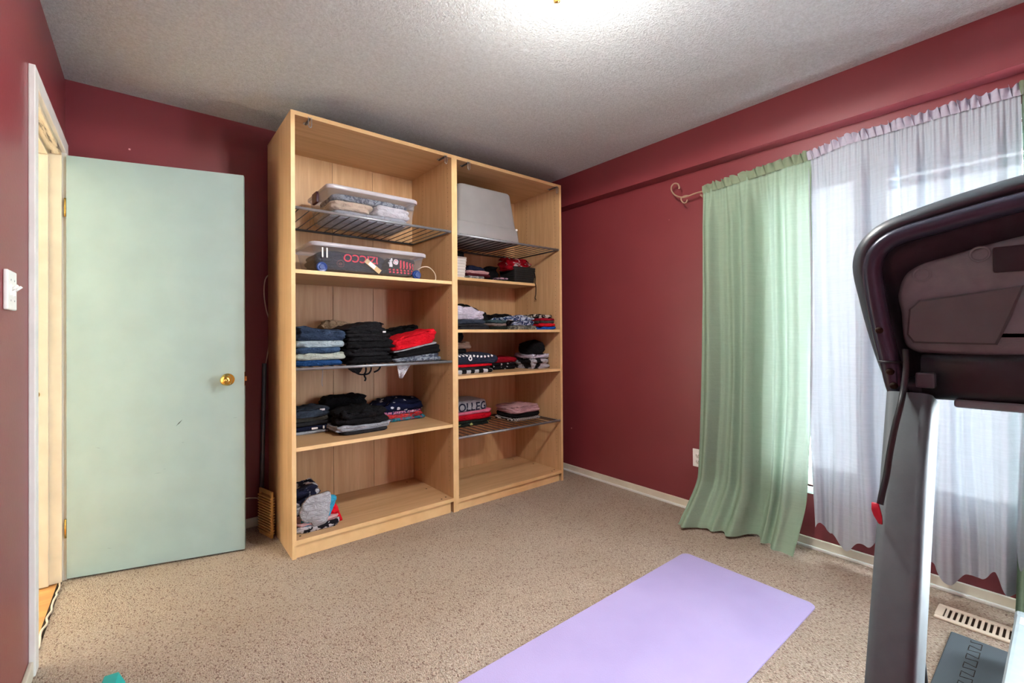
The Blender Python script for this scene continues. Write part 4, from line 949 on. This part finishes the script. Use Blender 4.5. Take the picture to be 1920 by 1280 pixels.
# floor register
rg = thing('floor_register', 'cream metal floor vent register in the carpet near the window', 'floor vent', (2.5685, 0.225, 0))
b = new_bm(); box(b, -0.066, -0.043, -0.142, 0.142, 0, 0.008, 0.002, 1); box(b, 0.043, 0.066, -0.142, 0.142, 0, 0.008, 0.002, 1); box(b, -0.043, 0.043, -0.142, -0.118, 0, 0.008); box(b, -0.043, 0.043, 0.118, 0.142, 0, 0.008)
finish('register_frame', b, 'vent_cream', rg); boxo('register_well', 'dark_hole', -0.043, 0.043, -0.118, 0.118, 0.0005, 0.0015, rg)
sm = None
for k in range(14):
    if sm is None: o = boxo('louvre', 'vent_cream', -0.043, 0.043, -0.0045, 0.0045, 0.0015, 0.0065, rg, 0.001, 1); sm = o.data
    else: o = bpy.data.objects.new('louvre', sm); COL.objects.link(o); o.parent = rg
    o.location.y = -0.110+k*0.0169

# teal hex dumbbell
zt = 0.078
pa, pb = on(222, 1258, 2, zt), on(197, 1266, 2, zt); mid = (pa+pb)/2; hw_ = (pa-pb).length/2*1.05
tb = thing('dumbbell', 'teal hexagonal dumbbell lying on the carpet in front of the doorway', 'dumbbell', (mid.x, mid.y, 0)); tb.rotation_euler.z = math.atan2(pa.y-pb.y, pa.x-pb.x)
hexr = lambda k: [Vector((x*k, 0, zt/2+z*k)) for x, z in ((hw_, zt/2), (2*hw_, 0), (hw_, -zt/2), (-hw_, -zt/2), (-2*hw_, 0), (-hw_, zt/2))]
for y0, y1 in ((0.0, -0.065), (-0.165, -0.23)):
    finish('head', loft(new_bm(), [[p+Vector((0, y, 0)) for p in hexr(k)] for k, y in ((0.86, y0+0.004), (1.0, y0-0.004), (1.0, y1+0.004), (0.86, y1-0.004))]), 'teal', tb)
finish('handle', lathe(new_bm(), [(0.013, -0.06), (0.016, -0.09), (0.017, -0.115), (0.016, -0.14), (0.013, -0.17)], (0, 0, zt/2), 'y', 16), 'teal', tb, True)

# ------------------------------------------------------------------ treadmill
tm = thing('treadmill', 'grey and black treadmill with its console facing away from the window', 'treadmill', (1.45, -0.2, 0.0))
def tpart(o): return adopt(o, tm)
YC = -0.2
# deck
tpart(boxo('deck_board', 'belt_black', 0.80, 2.25, YC-0.25, YC+0.25, 0.125, 0.15, None, 0.004))
tpart(boxo('running_belt', 'belt_black', 0.82, 2.29, YC-0.235, YC+0.235, 0.15, 0.156, None, 0.002))
for s in (-1, 1):
    y0, y1 = sorted((YC+s*0.25, YC+s*0.332))
    fr = tpart(boxo('foot_rail', 'deck_grey', 0.78, 2.33, y0, y1, 0.085, 0.20, None, 0.014, 3))
    tpart(boxo('end_cap', 'deck_grey', 2.30, 2.36, y0-0.002, y1+0.002, 0.06, 0.198, None, 0.014, 3))
    for k in range(9):
        yy = YC+s*0.262
        g = boxo('grip_dash', 'black_plastic', 1.98+k*0.032, 1.99+k*0.032, yy-0.004, yy+0.004, 0.1995, 0.2008); g.parent = fr
    tpart(boxo('frame_rail', 'upright_grey', 0.55, 2.2, YC+s*0.30-0.025, YC+s*0.30+0.025, 0.03, 0.085, None, 0.006))
    for x in (0.62, 2.15): tpart(finish('foot', lathe(new_bm(), [(0, 0.01), (0.028, 0.01), (0.03, 0.022), (0.024, 0.034), (0, 0.034)], (x, YC+s*0.30, 0), 'z', 16), 'black_plastic', None, True))
st = tpart(boxo('warning_sticker', 'sticker', 2.245, 2.30, YC+0.262, YC+0.318, 0.1985, 0.2006))
hood = []
for x, h in ((0.48, 0.12), (0.50, 0.19), (0.58, 0.25), (0.72, 0.26), (0.80, 0.22), (0.83, 0.16)):
    hood.append([Vector((x, YC+y, 0.06+(z+0.5)*(h-0.06))) for y, z in rrect(0.30, 0.5, 0.10, 4)])
tpart(finish('motor_hood', loft(new_bm(), hood), 'black_plastic', None, True))
# uprights
sect = [(a, b_) for a, b_ in rrect(0.038, 0.027, 0.012, 4)]
for s in (1, -1):
    yb = YC+s*0.361
    p0, p1 = Vector((0.60, yb, 0.09)), Vector((0.932, yb-s*0.004, 1.066))
    tpart(tubeo('upright', 'upright_grey', [p0, p0.lerp(p1, 0.5), p1], 1, None, sect=sect, upv=(1, 0, 0)))
    tpart(boxo('upright_base', 'upright_grey', 0.53, 0.69, yb-0.04, yb+0.04, 0.03, 0.12, None, 0.01))
# console shell outline (y, z) for one half, mirrored about the middle
half = [(0.170, 1.062), (0.190, 1.075), (0.204, 1.11), (0.220, 1.172), (0.231, 1.226), (0.239, 1.272), (0.238, 1.299), (0.230, 1.321), (0.212, 1.343), (0.187, 1.357), (0.148, 1.368), (0.101, 1.379), (0.038, 1.390), (-0.06, 1.402), (-0.2, 1.407)]
HP = smoothpath([(0, y, z) for y, z in half], 3)
out = [(p.y, p.z) for p in HP]; out = out+[(2*YC-y, z) for y, z in out[::-1][1:]]
low = [(2*YC-0.10, 1.066), (YC, 1.068), (0.10, 1.066)]
poly = out+low
def inset_poly(pts, d):
    n = len(pts); res = []
    for i in range(n):
        a, b_, c = Vector(pts[i-1]), Vector(pts[i]), Vector(pts[(i+1) % n])
        e1, e2 = (b_-a).normalized(), (c-b_).normalized()
        nrm = (Vector((-e1.y, e1.x))+Vector((-e2.y, e2.x)))
        if nrm.length < 1e-6: nrm = Vector((-e1.y, e1.x))
        nrm.normalize(); res.append((b_+nrm*d)[:])
    return res
area = sum(poly[i-1][0]*poly[i][1]-poly[i][0]*poly[i-1][1] for i in range(len(poly)))
if area < 0: poly = poly[::-1]
XK = 0.925
rings = []
for d, x in ((0.03, XK+0.15), (0.0, XK+0.11), (0.0, XK+0.035), (0.004, XK+0.02), (0.020, XK), (0.026, XK+0.002), (0.034, XK+0.02), (0.040, XK+0.05), (0.050, XK+0.062)):
    rings.append([Vector((x, y, z)) for y, z in inset_poly(poly, d)])
sh = tpart(finish('console_shell', loft(new_bm(), rings), 'shell_grey', None, True))
# black handle tube following the shell
hp = [(XK+0.014, YC+0.368, 1.05), (XK+0.000, YC+0.376, 1.085), (XK-0.002, YC+0.382, 1.12), (XK-0.002, YC+0.393, 1.18), (XK-0.002, YC+0.402, 1.25), (XK-0.002, YC+0.402, 1.28), (XK-0.002, YC+0.393, 1.303), (XK-0.002, YC+0.370, 1.319), (XK-0.002, YC+0.32, 1.330), (XK-0.002, YC+0.24, 1.344), (XK-0.002, YC+0.12, 1.356), (XK-0.002, YC, 1.360)]
hp = hp+[(x, 2*YC-y, z) for x, y, z in hp[::-1][1:]]
tpart(tubeo('frame_tube', 'black_tube', smoothpath(hp, 4), 0.0135, None, 14))
for s in (1, -1):
    for y, z in ((0.376, 1.085), (0.380, 1.107), (0.393, 1.172)):
        tpart(finish('bolt', lathe(new_bm(), [(0, -0.004), (0.004, -0.004), (0.0055, 0), (0.0055, 0.004)], (XK-0.015, YC+s*y, z), 'x', 12), 'dark_hole', None, True))
    rg_ = [(XK-0.002+0.0142*math.cos(a), YC+s*0.382+0.0142*math.sin(a), 1.122) for a in [2*math.pi*k/20 for k in range(20)]]
    tpart(tubeo('tube_collar', 'black_plastic', rg_, 0.002, None, 6, True))
# grey rear housing
hs = [(0.150, 1.136), (0.166, 1.146), (0.171, 1.17), (0.172, 1.20), (0.176, 1.228), (0.168, 1.258), (0.15, 1.274), (0.12, 1.283), (0.05, 1.30), (-0.06, 1.314), (YC, 1.317)]
hs = [(p.y, p.z) for p in smoothpath([(0, y, z) for y, z in hs], 3)]
hs = hs+[(2*YC-y, z) for y, z in hs[::-1][1:]]+[(2*YC-0.05, 1.130), (YC, 1.128), (0.05, 1.130)]
if sum(hs[i-1][0]*hs[i][1]-hs[i][0]*hs[i-1][1] for i in range(len(hs))) < 0: hs = hs[::-1]
rings = [[Vector((x, y, z)) for y, z in inset_poly(hs, d)] for d, x in ((0.0, XK+0.10), (0.0, XK+0.022), (0.003, XK+0.014), (0.008, XK+0.011), (0.03, XK+0.011))]
tpart(finish('rear_housing', loft(new_bm(), rings), 'panel_grey', None, True))
# recessed pocket panel, standing proud of the housing
pk_ = [(0.155, 1.152), (0.163, 1.165), (0.160, 1.205), (0.148, 1.218), (0.10, 1.224), (0.040, 1.232), (0.052, 1.19), (0.066, 1.150)]
for s in (1, -1):
    q = [(y if s == 1 else 2*YC-y, z) for y, z in pk_]
    if sum(q[i-1][0]*q[i][1]-q[i][0]*q[i-1][1] for i in range(len(q))) < 0: q = q[::-1]
    rings = [[Vector((x, y, z)) for y, z in inset_poly(q, d)] for d, x in ((0.0, XK+0.02), (0.0, XK+0.006), (0.003, XK+0.002), (0.008, XK+0.002))]
    tpart(finish('pocket_cover', loft(new_bm(), rings), 'pocket_grey', None, False))
    yy = 0.052 if s == 1 else 2*YC-0.052
    hw_ = tpart(boxo('cable_port', 'black_plastic', XK+0.004, XK+0.02, yy-0.017, yy+0.017, 1.252, 1.288, None, 0.003))
    a_ = boxo('port_amber', 'amber', XK+0.0025, XK+0.004, yy-0.013, yy+0.012, 1.255, 1.270); a_.parent = hw_; a_.location = (0, 0, 0); hw_.update_tag()  # orange inside of the hole, its own plain colour
    a_.location = -tm.location
    for y, z in ((0.145, 1.258), (0.082, 1.281)):
        yq = y if s == 1 else 2*YC-y
        tpart(tubeo('screw_boss', 'panel_grey', [(XK+0.0105, yq+0.010*math.cos(k*math.pi/10), z+0.010*math.sin(k*math.pi/10)) for k in range(20)], 0.0018, None, 6, True))
# cross beam between the uprights
cbm = [Vector((XK+0.045, y, z)) for y, z in ((YC-0.345, 1.10), (YC, 1.108), (YC+0.345, 1.10))]
tpart(tubeo('cross_beam', 'black_plastic', smoothpath(cbm, 5), 1, None, sect=rrect(0.034, 0.05, 0.016, 4), upv=(0, 0, 1)))
tpart(boxo('cross_beam_underside', 'panel_grey', XK-0.004, XK+0.095, YC-0.31, YC+0.31, 1.058, 1.070, None, 0.005, 3))
tpart(boxo('connector_block', 'shell_grey', XK-0.018, XK+0.01, 0.128, 0.150, 1.085, 1.108, None, 0.003))
# hand grips on the user's side
for s in (1, -1):
    g = smoothpath([(XK+0.07, YC+s*0.36, 1.12), (XK+0.2, YC+s*0.37, 1.10), (XK+0.42, YC+s*0.37, 1.07), (XK+0.50, YC+s*0.37, 1.05)], 5)
    tpart(tubeo('hand_grip', 'black_tube', g, 0.018, None, 12))
# cables
def up_pt(u, v, x): return on(u, v, 0, x)
cb = [up_pt(u, v, x) for u, v, x in ((1697, 655, 0.915), (1699, 690, 0.905), (1694, 730, 0.892), (1688, 760, 0.875), (1678, 800, 0.862), (1668, 850, 0.85), (1662, 890, 0.84), (1655, 920, 0.83), (1650, 945, 0.825))]
tpart(tubeo('safety_cord', 'black_plastic', smoothpath(cb, 5), [0.0042]*41, None, 8))
pc = up_pt(1646, 962, 0.822)
k_ = tpart(finish('safety_clip', loft(new_bm(), [[Vector((pc.x+a, pc.y+b_*sc+dy, pc.z+dz)) for a, b_ in rrect(0.0025, 0.0045, 0.0015, 2)] for sc, dz, dy in ((0.9, 0.014, 0.003), (1.2, 0.004, 0.002), (1.1, -0.004, 0.0), (0.5, -0.014, -0.003))]), 'red_clip', None, True))
cb = [up_pt(u, v, 1.15) for u, v in ((1719, 1160), (1722, 1195), (1729, 1240), (1733, 1275), (1737, 1330))]
tpart(tubeo('power_cable', 'black_plastic', smoothpath(cb, 5), 0.0055, None, 8))
